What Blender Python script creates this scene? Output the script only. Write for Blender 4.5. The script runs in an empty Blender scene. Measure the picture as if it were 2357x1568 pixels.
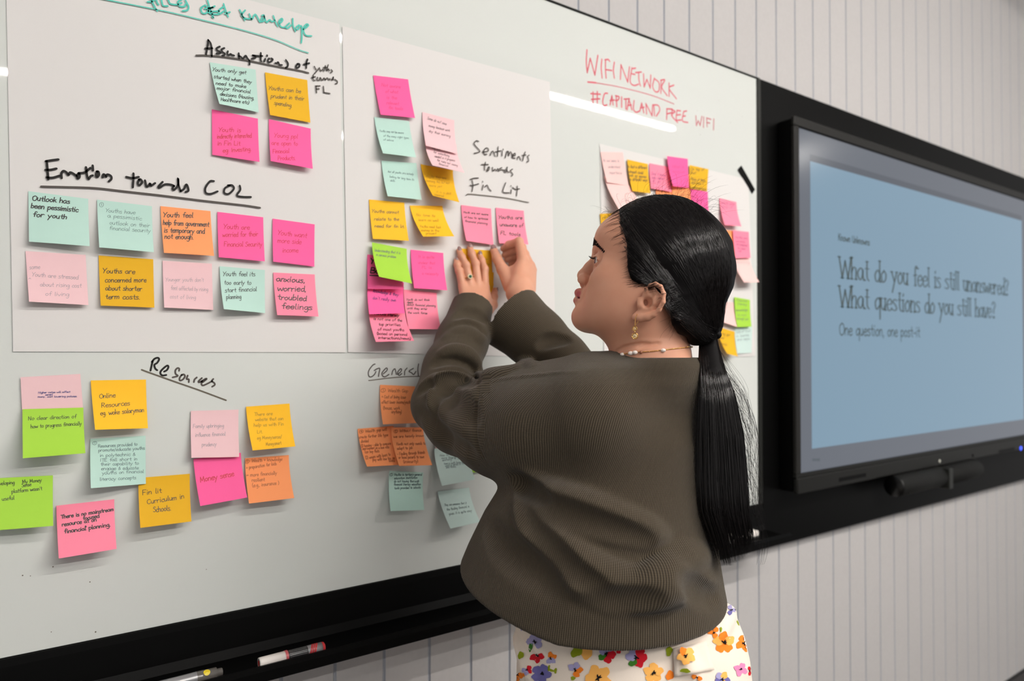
import bpy, math, random
import numpy as np
from mathutils import Vector, Matrix

random.seed(7)
RNG = np.random.default_rng(7)
scene = bpy.context.scene
COL = scene.collection

# ------------------------------------------------------------------ camera
# solved from the board's edges and the 76 mm paper notes; z = 0 is the floor
FPX, YAW, PITCH, ROLL, DIST, EYE = 1627.2, 0.62408, 0.017155, 0.0011936, 1.2589, 1.46
WID, HEI = 2357.0, 1568.0
CAM = np.array([0.0, -DIST, EYE])
FWD = np.array([math.sin(YAW) * math.cos(PITCH), math.cos(YAW) * math.cos(PITCH), math.sin(PITCH)])
_r = np.array([math.cos(YAW), -math.sin(YAW), 0.0]); _u = np.cross(_r, FWD)
RGT = math.cos(ROLL) * _r + math.sin(ROLL) * _u
UPV = -math.sin(ROLL) * _r + math.cos(ROLL) * _u
cam_data = bpy.data.cameras.new('camera'); cam = bpy.data.objects.new('camera', cam_data); COL.objects.link(cam)
cam.matrix_world = Matrix([[RGT[0], UPV[0], -FWD[0], CAM[0]], [RGT[1], UPV[1], -FWD[1], CAM[1]],
                           [RGT[2], UPV[2], -FWD[2], CAM[2]], [0, 0, 0, 1]])
cam_data.sensor_width = 36.0; cam_data.lens = FPX * 36.0 / WID
cam_data.clip_start = 0.05
cam_data.dof.use_dof = True; cam_data.dof.focus_distance = 1.08; cam_data.dof.aperture_fstop = 3.4
scene.camera = cam

# ------------------------------------------------------------------ light and exposure
world = bpy.data.worlds.new('world'); scene.world = world; world.use_nodes = True
bg = world.node_tree.nodes['Background']
bg.inputs[0].default_value = (1.0, 0.98, 0.965, 1); bg.inputs[1].default_value = 0.40
scene.view_settings.view_transform = 'Standard'; scene.view_settings.look = 'None'
scene.view_settings.gamma = 1.0; scene.view_settings.use_curve_mapping = False
scene.view_settings.exposure = 0.30
LAMP_POWER = 122.0          # emission of the linear ceiling lamps
LAMP_COLOR = (1.0, 0.955, 0.90)
CEIL = 3.20

# ------------------------------------------------------------------ helpers
def ray(px, py):
    return FWD + RGT * ((px - WID / 2) / FPX) - UPV * ((py - HEI / 2) / FPX)
def W(px, py, depth):                     # point seen at a pixel, at a distance in front of the camera
    return CAM + ray(px, py) * depth
def WY(px, py, y):                        # point seen at a pixel, on the plane y
    d = ray(px, py); return CAM + d * ((y - CAM[1]) / d[1])
def proj(P):
    P = np.asarray(P, dtype=float) - CAM
    z = P @ FWD
    return WID / 2 + (P @ RGT) / z * FPX, HEI / 2 - (P @ UPV) / z * FPX, z

def srgb(r, g, b):
    f = lambda c: (c / 255.0) / 12.92 if c / 255.0 <= 0.04045 else ((c / 255.0 + 0.055) / 1.055) ** 2.4
    return (f(r), f(g), f(b), 1.0)

def mat(name, color, rough=0.5, metal=0.0, spec=0.5, coat=0.0, emit=None, power=0.0, alpha=1.0, sss=0.0):
    m = bpy.data.materials.new(name); m.use_nodes = True
    b = m.node_tree.nodes['Principled BSDF']
    b.inputs['Base Color'].default_value = color
    b.inputs['Roughness'].default_value = rough; b.inputs['Metallic'].default_value = metal
    b.inputs['Specular IOR Level'].default_value = spec; b.inputs['Coat Weight'].default_value = coat
    b.inputs['Alpha'].default_value = alpha
    if sss:
        b.inputs['Subsurface Weight'].default_value = sss
        b.inputs['Subsurface Radius'].default_value = (0.012, 0.005, 0.003); b.inputs['Subsurface Scale'].default_value = 0.5
    if emit:
        b.inputs['Emission Color'].default_value = emit; b.inputs['Emission Strength'].default_value = power
    return m
def bsdf(m): return m.node_tree.nodes['Principled BSDF']
def node(m, t, **kw):
    n = m.node_tree.nodes.new(t)
    for k, v in kw.items(): setattr(n, k, v)
    return n
def link(m, a, b): m.node_tree.links.new(a, b)
def add_noise(m, scale, amount, bump=0.0, dist=0.001, detail=4.0):
    """fine procedural mottling of the base colour and a small bump"""
    tc = node(m, 'ShaderNodeTexCoord'); nz = node(m, 'ShaderNodeTexNoise')
    nz.inputs['Scale'].default_value = scale; nz.inputs['Detail'].default_value = detail
    link(m, tc.outputs['Object'], nz.inputs['Vector'])
    col = tuple(bsdf(m).inputs['Base Color'].default_value)
    mx = node(m, 'ShaderNodeMix', data_type='RGBA')
    mx.inputs[6].default_value = tuple(c * (1 - amount) for c in col[:3]) + (1,)
    mx.inputs[7].default_value = tuple(min(1, c * (1 + amount)) for c in col[:3]) + (1,)
    link(m, nz.outputs['Fac'], mx.inputs[0]); link(m, mx.outputs[2], bsdf(m).inputs['Base Color'])
    if bump:
        bp = node(m, 'ShaderNodeBump'); bp.inputs['Strength'].default_value = bump; bp.inputs['Distance'].default_value = dist
        link(m, nz.outputs['Fac'], bp.inputs['Height']); link(m, bp.outputs[0], bsdf(m).inputs['Normal'])
    return m

def mesh_obj(name, verts, faces, m, parent=None, smooth=True, mats=None, fmat=None):
    me = bpy.data.meshes.new(name)
    verts = np.asarray(verts, dtype=np.float64)
    me.from_pydata(verts.tolist(), [], [tuple(int(i) for i in f) for f in faces])
    for mm in (mats or [m]): me.materials.append(mm)
    if fmat is not None: me.polygons.foreach_set('material_index', np.asarray(fmat, dtype=np.int32))
    me.polygons.foreach_set('use_smooth', np.full(len(me.polygons), smooth))
    me.update()
    o = bpy.data.objects.new(name, me); COL.objects.link(o)
    if parent is not None: o.parent = parent; o.matrix_parent_inverse = Matrix.Identity(4) if parent.type != 'EMPTY' else Matrix.Translation(-Vector(parent.location))
    return o
def empty(name, loc):
    o = bpy.data.objects.new(name, None); o.location = Vector([float(v) for v in loc]); COL.objects.link(o)
    o.empty_display_size = 0.05
    return o
def tag(o, label=None, cat=None, group=None, kind=None):
    if label: o['label'] = label
    if cat: o['category'] = cat
    if group: o['group'] = group
    if kind: o['kind'] = kind
    return o

class MB:
    """collects shapes for one mesh"""
    def __init__(s): s.v = []; s.f = []; s.m = []
    def add(s, v, f, mi=0):
        n = len(s.v); s.v += [tuple(float(c) for c in p) for p in v]; s.f += [tuple(i + n for i in q) for q in f]; s.m += [mi] * len(f)
        return s
    def box(s, a, b, bev=0.0, mi=0):
        x0, y0, z0 = [min(p, q) for p, q in zip(a, b)]; x1, y1, z1 = [max(p, q) for p, q in zip(a, b)]
        if bev <= 0:
            v = [(x, y, z) for x in (x0, x1) for y in (y0, y1) for z in (z0, z1)]
            return s.add(v, [(0, 1, 3, 2), (4, 6, 7, 5), (0, 4, 5, 1), (2, 3, 7, 6), (0, 2, 6, 4), (1, 5, 7, 3)], mi)
        # chamfered box: 24 corner points
        v = []; idx = {}
        for i, x in enumerate((x0, x1)):
            for j, y in enumerate((y0, y1)):
                for k, z in enumerate((z0, z1)):
                    sx, sy, sz = (1 if i == 0 else -1), (1 if j == 0 else -1), (1 if k == 0 else -1)
                    idx[i, j, k] = (len(v), len(v) + 1, len(v) + 2)
                    v += [(x, y + sy * bev, z + sz * bev), (x + sx * bev, y, z + sz * bev), (x + sx * bev, y + sy * bev, z)]
        f = []
        for i in (0, 1): f.append([idx[i, a_, b_][0] for a_, b_ in ((0, 0), (0, 1), (1, 1), (1, 0))][::1 if i == 0 else -1])
        for j in (0, 1): f.append([idx[a_, j, b_][1] for a_, b_ in ((0, 0), (1, 0), (1, 1), (0, 1))][::1 if j == 0 else -1])
        for k in (0, 1): f.append([idx[a_, b_, k][2] for a_, b_ in ((0, 0), (0, 1), (1, 1), (1, 0))][::1 if k == 0 else -1])
        for j in (0, 1):
            for k in (0, 1): f.append([idx[0, j, k][1], idx[1, j, k][1], idx[1, j, k][2], idx[0, j, k][2]])
        for i in (0, 1):
            for k in (0, 1): f.append([idx[i, 0, k][0], idx[i, 1, k][0], idx[i, 1, k][2], idx[i, 0, k][2]])
        for i in (0, 1):
            for j in (0, 1): f.append([idx[i, j, 0][0], idx[i, j, 1][0], idx[i, j, 1][1], idx[i, j, 0][1]])
        for i in (0, 1):
            for j in (0, 1):
                for k in (0, 1): f.append(list(idx[i, j, k]))
        return s.add(v, f, mi)
    def tube(s, pts, rad, n=8, mi=0, cap=True):
        pts = [np.asarray(p, float) for p in pts]; k = len(pts)
        rad = [rad] * k if np.isscalar(rad) else list(rad)
        base = len(s.v); prev = None
        for i in range(k):
            t = pts[min(i + 1, k - 1)] - pts[max(i - 1, 0)]; t = t / (np.linalg.norm(t) + 1e-12)
            if prev is None:
                a = np.array([0, 0, 1.0]) if abs(t[2]) < 0.9 else np.array([1.0, 0, 0])
                prev = np.cross(t, a)
            e = prev - t * (prev @ t); e /= np.linalg.norm(e) + 1e-12; prev = e; g = np.cross(t, e)
            for j in range(n):
                w = 2 * math.pi * j / n
                s.v.append(tuple(pts[i] + (e * math.cos(w) + g * math.sin(w)) * rad[i]))
        for i in range(k - 1):
            for j in range(n):
                s.f.append((base + i * n + j, base + i * n + (j + 1) % n, base + (i + 1) * n + (j + 1) % n, base + (i + 1) * n + j)); s.m.append(mi)
        if cap:
            s.f.append(tuple(base + j for j in range(n))[::-1]); s.m.append(mi)
            s.f.append(tuple(base + (k - 1) * n + j for j in range(n))); s.m.append(mi)
        return s
    def lathe(s, origin, axis, prof, n=24, mi=0):
        """prof: (distance along axis, radius)"""
        axis = np.asarray(axis, float); axis = axis / np.linalg.norm(axis)
        a = np.array([0, 0, 1.0]) if abs(axis[2]) < 0.9 else np.array([1.0, 0, 0])
        e = np.cross(axis, a); e /= np.linalg.norm(e); g = np.cross(axis, e); base = len(s.v); o = np.asarray(origin, float)
        mis = mi if isinstance(mi, (list, tuple)) else [mi] * (len(prof) - 1)
        for h, r in prof:
            for j in range(n):
                w = 2 * math.pi * j / n; s.v.append(tuple(o + axis * h + (e * math.cos(w) + g * math.sin(w)) * max(r, 1e-5)))
        for i in range(len(prof) - 1):
            for j in range(n):
                s.f.append((base + i * n + j, base + i * n + (j + 1) % n, base + (i + 1) * n + (j + 1) % n, base + (i + 1) * n + j)); s.m.append(mis[i])
        return s
    def ball(s, c, r, n=12, mi=0, axes=None):
        c = np.asarray(c, float); r = np.array([r, r, r] if np.isscalar(r) else r, float)
        A = np.eye(3) if axes is None else np.asarray(axes, float); base = len(s.v)
        for i in range(n + 1):
            ph = math.pi * i / n
            for j in range(2 * n):
                th = math.pi * j / n
                q = np.array([math.sin(ph) * math.cos(th), math.sin(ph) * math.sin(th), math.cos(ph)]) * r
                s.v.append(tuple(c + q @ A))
        for i in range(n):
            for j in range(2 * n):
                s.f.append((base + i * 2 * n + j, base + (i + 1) * 2 * n + j, base + (i + 1) * 2 * n + (j + 1) % (2 * n), base + i * 2 * n + (j + 1) % (2 * n))); s.m.append(mi)
        return s
    def build(s, name, m, parent=None, smooth=False):
        ms = m if isinstance(m, (list, tuple)) else [m]
        return mesh_obj(name, s.v, s.f, None, parent, smooth, mats=ms, fmat=s.m)

def catmull(p, n=5):
    p = np.asarray(p, float)
    if len(p) < 3: return p
    out = []
    q = np.vstack([2 * p[0] - p[1], p, 2 * p[-1] - p[-2]])
    for i in range(1, len(q) - 2):
        for k in range(n):
            t = k / n
            out.append(0.5 * ((2 * q[i]) + (-q[i - 1] + q[i + 1]) * t + (2 * q[i - 1] - 5 * q[i] + 4 * q[i + 1] - q[i + 2]) * t * t
                              + (-q[i - 1] + 3 * q[i] - 3 * q[i + 1] + q[i + 2]) * t ** 3))
    out.append(q[-2]); return np.array(out)
def parse(s):
    out = []
    for part in s.split(';'):
        a = [float(t) for t in part.split()]
        out.append(np.array(a).reshape(-1, 2))
    return out

# ------------------------------------------------------------------ handwriting: single-stroke letters, x-height 10
GL = {
'a': (10, '8 8 5 10 1 7 1 3 4 0 7 3 8 9 8 3 10 0'), 'b': (9, '1 18 1 0;1 7 5 10 8 6 6 1 1 0'), 'c': (8, '8 8 5 10 1 6 2 1 5 0 8 2'),
'd': (9.5, '8 7 5 10 1 6 2 1 5 0 8 4;8 18 8 4 9 0'), 'e': (9, '1 5 8 6 6 10 2 8 1 4 3 0 6 0 8 2'), 'f': (7.5, '8 16 6 18 4 15 4 0;1 9 7 10'),
'g': (9.5, '8 8 5 10 1 7 2 2 5 1 8 6;8 10 8 -4 5 -8 1 -6'), 'h': (9, '1 18 1 0;1 6 4 10 7 8 7 0'), 'i': (4.5, '2 10 2 0;2 14 2.6 15.4'),
'j': (5.5, '3 10 3 -5 0 -8;3 14 3.6 15.4'), 'k': (8.5, '1 18 1 0;7 10 1 4;3 6 8 0'), 'l': (4.5, '2 18 2 2 3.6 0'),
'm': (13, '1 10 1 0;1 6 4 10 6 8 6 0;6 6 9 10 11 8 11 0'), 'n': (9, '1 10 1 0;1 6 4 10 7 8 7 0'), 'o': (9.5, '5 10 1 6 3 0 7 2 8 7 5 10'),
'p': (9, '1 10 1 -8;1 7 5 10 8 6 5 0 1 2'), 'q': (9, '8 8 5 10 1 6 3 0 8 4;8 10 8 -8'), 'r': (7.5, '1 10 1 0;1 6 4 10 7 9'),
's': (8, '7 9 4 10 1 8 5 5 7 2 4 0 0 1'), 't': (7.5, '4 16 4 3 6.5 0;1 10 7 10'), 'u': (9, '1 10 1 3 4 0 7 4;7 10 7 0'), 'v': (8.5, '0 10 4 0;4 0 8 10'),
'w': (12.5, '0 10 3 0 6 8 9 0 12 10'), 'x': (9, '0 10 8 0;8 10 0 0'), 'y': (9, '0 10 4 2;8 10 4 0 1 -8'), 'z': (9, '0 10 7 10;7 10 0 0;0 0 8 0'),
'A': (11, '0 0 5 17;5 17 10 0;2 6 8 6'), 'B': (10, '1 17 1 0;1 17 7 16 7 10 1 9;1 9 9 7 8 1 1 0'), 'C': (11, '10 14 6 17 1 12 1 4 5 0 10 3'),
'D': (11, '1 17 1 0;1 17 8 15 10 8 7 1 1 0'), 'E': (10, '1 17 1 0;1 17 9 17;1 9 7 9;1 0 9 0'), 'F': (9.5, '1 17 1 0;1 17 9 17;1 9 7 9'),
'G': (11, '10 14 6 17 1 12 1 4 5 0 10 4;6 7 10 7;10 7 10 0'), 'H': (11, '1 17 1 0;9 17 9 0;1 9 9 9'), 'I': (5, '2 17 2 0'), 'J': (8, '6 17 6 3 3 0 0 3'),
'K': (10, '1 17 1 0;9 17 1 8;3 10 9 0'), 'L': (9, '1 17 1 0;1 0 8 0'), 'M': (14, '1 0 2 17;2 17 6 4;6 4 11 17;11 17 12 0'), 'N': (11.5, '1 0 1 17;1 17 9 0;9 0 9 17'),
'O': (12, '6 17 1 12 2 2 7 0 11 6 10 14 6 17'), 'P': (10, '1 17 1 0;1 17 8 15 7 9 1 8'), 'R': (10.5, '1 17 1 0;1 17 8 15 7 10 1 8;4 8 9 0'),
'S': (9.5, '9 15 5 17 1 13 6 9 9 4 5 0 0 2'), 'T': (10, '5 17 5 0;0 17 10 17'), 'U': (11, '1 17 1 4 5 0 9 4;9 17 9 0'), 'V': (10, '0 17 5 0;5 0 10 17'),
'W': (16, '0 17 4 0;4 0 8 14;8 14 12 0;12 0 16 17'), 'Y': (9.5, '0 17 5 8;10 17 5 8 3 0'), '1': (6, '2 14 4 17 4 0'), '2': (9, '1 14 5 17 8 13 1 0;1 0 9 0'),
'4': (9, '6 17 0 5 9 5;7 10 7 0'),
'.': (4, '1.5 0 2 0.8'), ',': (4, '2 1 1 -3'), ':': (4, '2 1 2 2;2 8 2 9'), '(': (6, '5 19 2 12 2 5 5 -3'), ')': (6, '1 19 4 12 4 5 1 -3'), "'": (4, '2 18 2 14'),
'/': (8, '7 18 1 -3'), '&': (10, '9 2 3 12 5 16 7 13 1 4 4 0 9 6'), '+': (9, '4 12 4 3;0 7.5 8 7.5'), '=': (9, '0 9 8 9;0 5 8 5'), '-': (8, '1 6 7 6'),
'?': (9, '1 14 4 17 8 14 5 9 4.5 5;4.5 1 4.5 0'), '#': (11, '4 17 2 0;8 17 6 0;0 11 10 11;0 6 10 6'), '^': (6, '0 0 2.5 5;2.5 5 5 0'), '~': (30, '0 0 30 0'),
'@': (16, '7 17 0 12 1 0 9 -3 15 5 13 14 7 17;7 13 7.5 2'), '$': (16, '7 17 0 12 1 0 9 -3 15 5 13 14 7 17;5 12 8 13 5 3;5 3 10 3'),
'%': (16, '7 17 0 12 1 0 9 -3 15 5 13 14 7 17;8 13 5 6 11 6;9 10 9 2'),
}
def layout(text, jitter=0.6, slant=0.06):
    """strokes of a line of writing in units where the x-height is 10, and its length"""
    x = 0.0; out = []
    for ch in text:
        if ch == ' ': x += 7.5; continue
        adv, s = GL.get(ch, GL['o'])
        dy = random.uniform(-jitter, jitter); sc = 1 + random.uniform(-0.06, 0.06) * (jitter > 0)
        for st in parse(s):
            p = st.copy() * sc
            p += np.random.default_rng(random.randrange(1 << 30)).uniform(-jitter, jitter, p.shape) * 0.45
            p = catmull(p, 4)
            p[:, 0] += p[:, 1] * slant + x; p[:, 1] += dy
            out.append(p)
        x += adv * sc
    return out, max(x, 1.0)
def ribbon(mb, P, N, w, mi=0, nib=False):
    """a flat ink line along the points P, lying on a surface with normals N"""
    P = np.asarray(P, float); N = np.asarray(N, float); k = len(P)
    if N.ndim == 1: N = np.repeat(N[None], k, 0)
    if k < 2: return
    T = np.empty_like(P); T[1:-1] = P[2:] - P[:-2]; T[0] = P[1] - P[0]; T[-1] = P[-1] - P[-2]
    T /= np.linalg.norm(T, axis=1)[:, None] + 1e-12
    B = np.cross(N, T); B /= np.linalg.norm(B, axis=1)[:, None] + 1e-12
    ww = np.full(k, w / 2.0)
    if nib: ww = w / 2 * (0.32 + 0.68 * np.abs(T[:, 2]))
    P0, P1 = P[0] - T[0] * w * 0.45, P[-1] + T[-1] * w * 0.45      # rounded ends
    Q = np.vstack([P0, P, P1]); BB = np.vstack([B[0], B, B[-1]]); WW = np.concatenate([[ww[0] * 0.5], ww, [ww[-1] * 0.5]])
    v = np.empty((2 * len(Q), 3)); v[0::2] = Q - BB * WW[:, None]; v[1::2] = Q + BB * WW[:, None]
    f = [(2 * i, 2 * i + 2, 2 * i + 3, 2 * i + 1) for i in range(len(Q) - 1)]
    mb.add(v, f, mi)

# crops of the photograph the measurements were read from: (x, y, scale)
CR = {1: (0, 0, 2.946), 2: (0, 340, 2.946), 3: (0, 800, 3.136), 4: (820, 140, 3.7326), 5: (820, 440, 4.126), 6: (800, 820, 3.734),
      7: (1240, 80, 3.563), 8: (1560, 400, 3.409), 11: (240, 0, 4.714), 12: (440, 80, 6.734), 13: (80, 350, 4.365), 14: (310, 810, 10.248),
      15: (1060, 310, 9.222), 16: (830, 820, 14.73), 17: (1330, 100, 7.142), 21: (1290, 420, 3.564), 22: (1000, 520, 6.03), 24: (1020, 1040, 2.97),
      23: (920, 660, 3.266), 0: (0, 0, 1.0)}
def cp(c, x, y):
    a, b, s = CR[c]; return a + x / s, b + y / s
def script(parent, name, crop, s, w, m, y):
    """writing traced in the photograph, laid on the board plane y"""
    mb = MB()
    for st in parse(s):
        pix = [cp(crop, *q) for q in catmull(st, 6)]
        ribbon(mb, [WY(a, b, y) for a, b in pix], np.array([0, -1.0, 0]), w)
    return mb.build(name, m, parent)
# ================================================================== the room
M_wall = mat('wall_felt', srgb(188, 185, 184), 0.9, spec=0.2); add_noise(M_wall, 90, 0.05, 0.15, 0.002)
M_groove = mat('wall_groove', srgb(170, 173, 180), 0.9, spec=0.1)
M_floor = mat('floor_carpet', srgb(70, 68, 68), 0.95, spec=0.1); add_noise(M_floor, 200, 0.3, 0.4, 0.003)
M_ceil = mat('ceiling_paint', srgb(225, 224, 222), 0.9, spec=0.1); add_noise(M_ceil, 60, 0.02)
M_black = mat('black_laminate', srgb(7, 7, 7), 0.45, spec=0.07); add_noise(M_black, 400, 0.15, 0.04, 0.0005)
M_dark = mat('black_edge', srgb(24, 24, 23), 0.4)
M_base = mat('baseboard_black', srgb(14, 14, 14), 0.5)

BX0, BX1 = -0.55, 1.792                # the writing surface
BZ0, BZ1 = EYE - 0.4405, EYE + 0.8085
PX1 = 5.6                             # far end of the black panel
YW = 0.030                            # the wall's face
PIT = 0.1015                          # spacing of the grooves
def gx_list():
    g0 = WY(1746.5, 1275, YW)[0]
    k = np.arange(-60, 70); return g0 + k * PIT
mb = MB(); xs = sorted(x for x in gx_list() if -1.2 < x < 5.4)
x_prev = -1.4
prof = []
for x in xs:
    prof += [(x - 0.0034, YW), (x - 0.0010, YW + 0.0035), (x + 0.0010, YW + 0.0035), (x + 0.0034, YW)]
prof = [(-1.5, YW)] + prof + [(5.6, YW)]
v = []; f = []; fm = []
for x, y in prof: v += [(x, y, 0.0), (x, y, CEIL)]
for i in range(len(prof) - 1):
    f.append((2 * i, 2 * i + 2, 2 * i + 3, 2 * i + 1)); fm.append(0 if abs(prof[i][1] - prof[i + 1][1]) < 1e-9 and prof[i][1] == YW else 1)
mb.add(v, f); mb.m = fm
mb.box((-1.5, YW + 0.02, 0), (5.6, YW + 0.12, CEIL), mi=0)
tag(mb.build('wall_back', [M_wall, M_groove]), 'pale grey felt wall with vertical grooves behind the whiteboard', 'wall', kind='structure')
mb = MB().box((-3.5, -5.0, -0.08), (5.6, YW + 0.12, 0)); tag(mb.build('floor', M_floor), 'dark carpet floor', 'floor', kind='structure')
mb = MB().box((-3.5, -5.0, CEIL), (5.6, YW + 0.12, CEIL + 0.08)); tag(mb.build('ceiling', M_ceil), 'white ceiling', 'ceiling', kind='structure')
BBX = WY(2357, 1540, YW)[2]
mb = MB().box((-1.5, YW - 0.012, 0), (5.6, YW - 0.0005, BBX), 0.003); tag(mb.build('baseboard_back', M_base), 'black baseboard along the grooved wall', 'baseboard', kind='structure')

# ------------------------------------------------------------------ linear ceiling lamps (their reflections show in the board)
M_lamp = mat('lamp_tube', (0.9, 0.9, 0.9, 1), 0.5, emit=LAMP_COLOR + (1,), power=LAMP_POWER)
M_house = mat('lamp_housing', srgb(60, 60, 62), 0.4)
def ceiling_hit(px, py, z):
    d = ray(px, py); P = WY(px, py, -0.002); t = (z - P[2]) / d[2]
    return P + np.array([d[0], -d[1], d[2]]) * t
LZ = CEIL - 0.10
def lamp(x0, x1, y, label, w=0.036):
    t = empty('linear_ceiling_lamp', ((x0 + x1) / 2, y, LZ)); tag(t, label, 'ceiling lamp', 'linear lamps under the ceiling')
    MB().box((x0, y - w / 2 - 0.006, LZ + 0.006), (x1, y + w / 2 + 0.006, CEIL + 0.0), 0.002).build('housing', M_house, t)
    MB().box((x0 + 0.004, y - w / 2, LZ - 0.012), (x1 - 0.004, y + w / 2, LZ + 0.006), 0.003).build('diffuser', M_lamp, t)
a = ceiling_hit(1548, 297, LZ); b = ceiling_hit(1300, 225, LZ); c = ceiling_hit(783, 85, LZ)
d2 = ceiling_hit(786, 312, LZ); e2 = ceiling_hit(10, 163, LZ)
print('LAMP', a, b, c, d2, e2)
LY = (a[1] + b[1]) / 2; LY2 = (d2[1] + e2[1]) / 2
lamp(0.2, a[0], LY, 'linear lamp in the row nearest the whiteboard')
lamp(-1.4, min(d2[0] + 0.9, 3.9), LY2, 'linear lamp in the second row from the whiteboard')
lamp(1.95, 3.35, -3.0, 'short linear lamp in the third row from the whiteboard', 0.05)
lamp(a[0] + 1.3, 5.4, LY, 'linear lamp nearest the display end of the room')

# ================================================================== whiteboard with its black surround
M_board = mat('board_glass', srgb(212, 215, 211), 0.04, spec=0.32)
tc = node(M_board, 'ShaderNodeTexCoord'); nz = node(M_board, 'ShaderNodeTexNoise'); nz.inputs['Scale'].default_value = 2.2
link(M_board, tc.outputs['Object'], nz.inputs['Vector'])
mr = node(M_board, 'ShaderNodeMapRange'); mr.inputs[3].default_value = 0.015; mr.inputs[4].default_value = 0.04
link(M_board, nz.outputs['Fac'], mr.inputs[0]); link(M_board, mr.outputs[0], bsdf(M_board).inputs['Roughness'])
M_rim = mat('frame_rim', srgb(30, 31, 28), 0.4, spec=0.25)
TRY = -0.103                                    # how far the tray stands out
wb = empty('whiteboard', (1.0, 0.0, BZ0)); tag(wb, 'large glossy whiteboard in a thin black frame with a tray under it', 'whiteboard')
MB().box((BX0, 0.0, BZ0), (BX1, 0.012, BZ1), 0.0008).build('writing_surface', M_board, wb)
mb = MB()
zt = EYE + (WY(1780, 192, 0)[2] - EYE)
FT = WY(2005, 277, -0.004)[2]
mb.box((BX0, -0.005, BZ1 + 0.0002), (BX1 + 0.013, 0.0295, FT), 0.0015)            # top rail
mb.box((BX1 + 0.0002, -0.005, BZ0), (BX1 + 0.016, 0.0295, BZ1), 0.0015)           # right stile
mb.build('frame', M_rim, wb)
# tray: sloping back, ledge and lip, extruded along the board
TX1 = BX1 + 0.013
zb = WY(1193.4, 1416, TRY)[2]
print('tray bottom z', zb - EYE, 'board bottom', BZ0 - EYE)
prof = [(0.0295, BZ0 - 0.0004), (-0.004, BZ0 - 0.0004), (-0.006, BZ0 - 0.012), (-0.010, zb + 0.030), (-0.016, zb + 0.016), (-0.084, zb + 0.012), (-0.088, zb + 0.0225),
        (-0.0945, zb + 0.024), (TRY, zb + 0.018), (TRY, zb + 0.002), (TRY + 0.003, zb), (0.0295, zb)]
v = [(BX0, y, z) for y, z in prof] + [(TX1, y, z) for y, z in prof]; n = len(prof)
f = [(i, (i + 1) % n, n + (i + 1) % n, n + i) for i in range(n)] + [tuple(range(n))[::-1], tuple(range(n, 2 * n))]
MB().add(v, f).build('tray', M_black, wb)

pn = empty('wall_panel', (3.5, 0.0, BZ0)); tag(pn, 'long black wall panel right of the whiteboard, behind the display', 'panel')
PB = WY(2100, 1173, -0.004)[2]
print('panel bottom', PB - EYE, 'top', FT - EYE)
MB().box((BX1 + 0.0165, -0.004, PB), (PX1 - 0.02, 0.0295, FT), 0.0015).build('board', M_black, pn)
# a slim flush pull handle left of the display
h0, h1 = WY(1797, 362, -0.012), WY(1801, 440, -0.012)
mb = MB(); mb.tube([h0 + [0, 0.010, -0.004], h0, h0 + [0, 0, -0.01], h1 + [0, 0, 0.01], h1, h1 + [0, 0.010, 0.004]], 0.004, 10)
mb.build('handle', M_rim, pn, True)
# ------------------------------------------------------------------ markers in the tray
M_mw = mat('marker_white', srgb(235, 228, 222), 0.35); M_mr = mat('marker_red', srgb(190, 40, 45), 0.35); M_mp = mat('marker_pink_ring', srgb(196, 90, 95), 0.4)
M_mg = mat('marker_clear_barrel', srgb(96, 92, 88), 0.15, spec=0.7); M_mk = mat('marker_black', srgb(25, 24, 24), 0.4); M_my = mat('marker_yellow_print', srgb(225, 200, 30), 0.4)
M_ml = mat('marker_label_foil', srgb(150, 150, 152), 0.3, metal=0.4)
mz = zb + 0.0145 + 0.0085
def marker(name, p0, p1, label, build):
    t = empty(name, p0); tag(t, label, 'marker', 'board markers lying in the tray'); ax = p1 - p0; L = np.linalg.norm(ax); build(t, p0, ax / L, L); return t
P0 = WY(600, 1535, -0.050); P1 = WY(756, 1495, -0.050)
P0[2] = P1[2] = mz
ym = -0.052
def on_tray(px, py):                                 # where a pixel meets the height of a marker's axis
    d = ray(px, py); return CAM + d * ((mz - CAM[2]) / d[2])
P0 = on_tray(601, 1533.5); P1 = on_tray(754, 1496)
print('marker', P0, P1, np.linalg.norm(P1 - P0))
P0[1] = P1[1] = -0.0785
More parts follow.
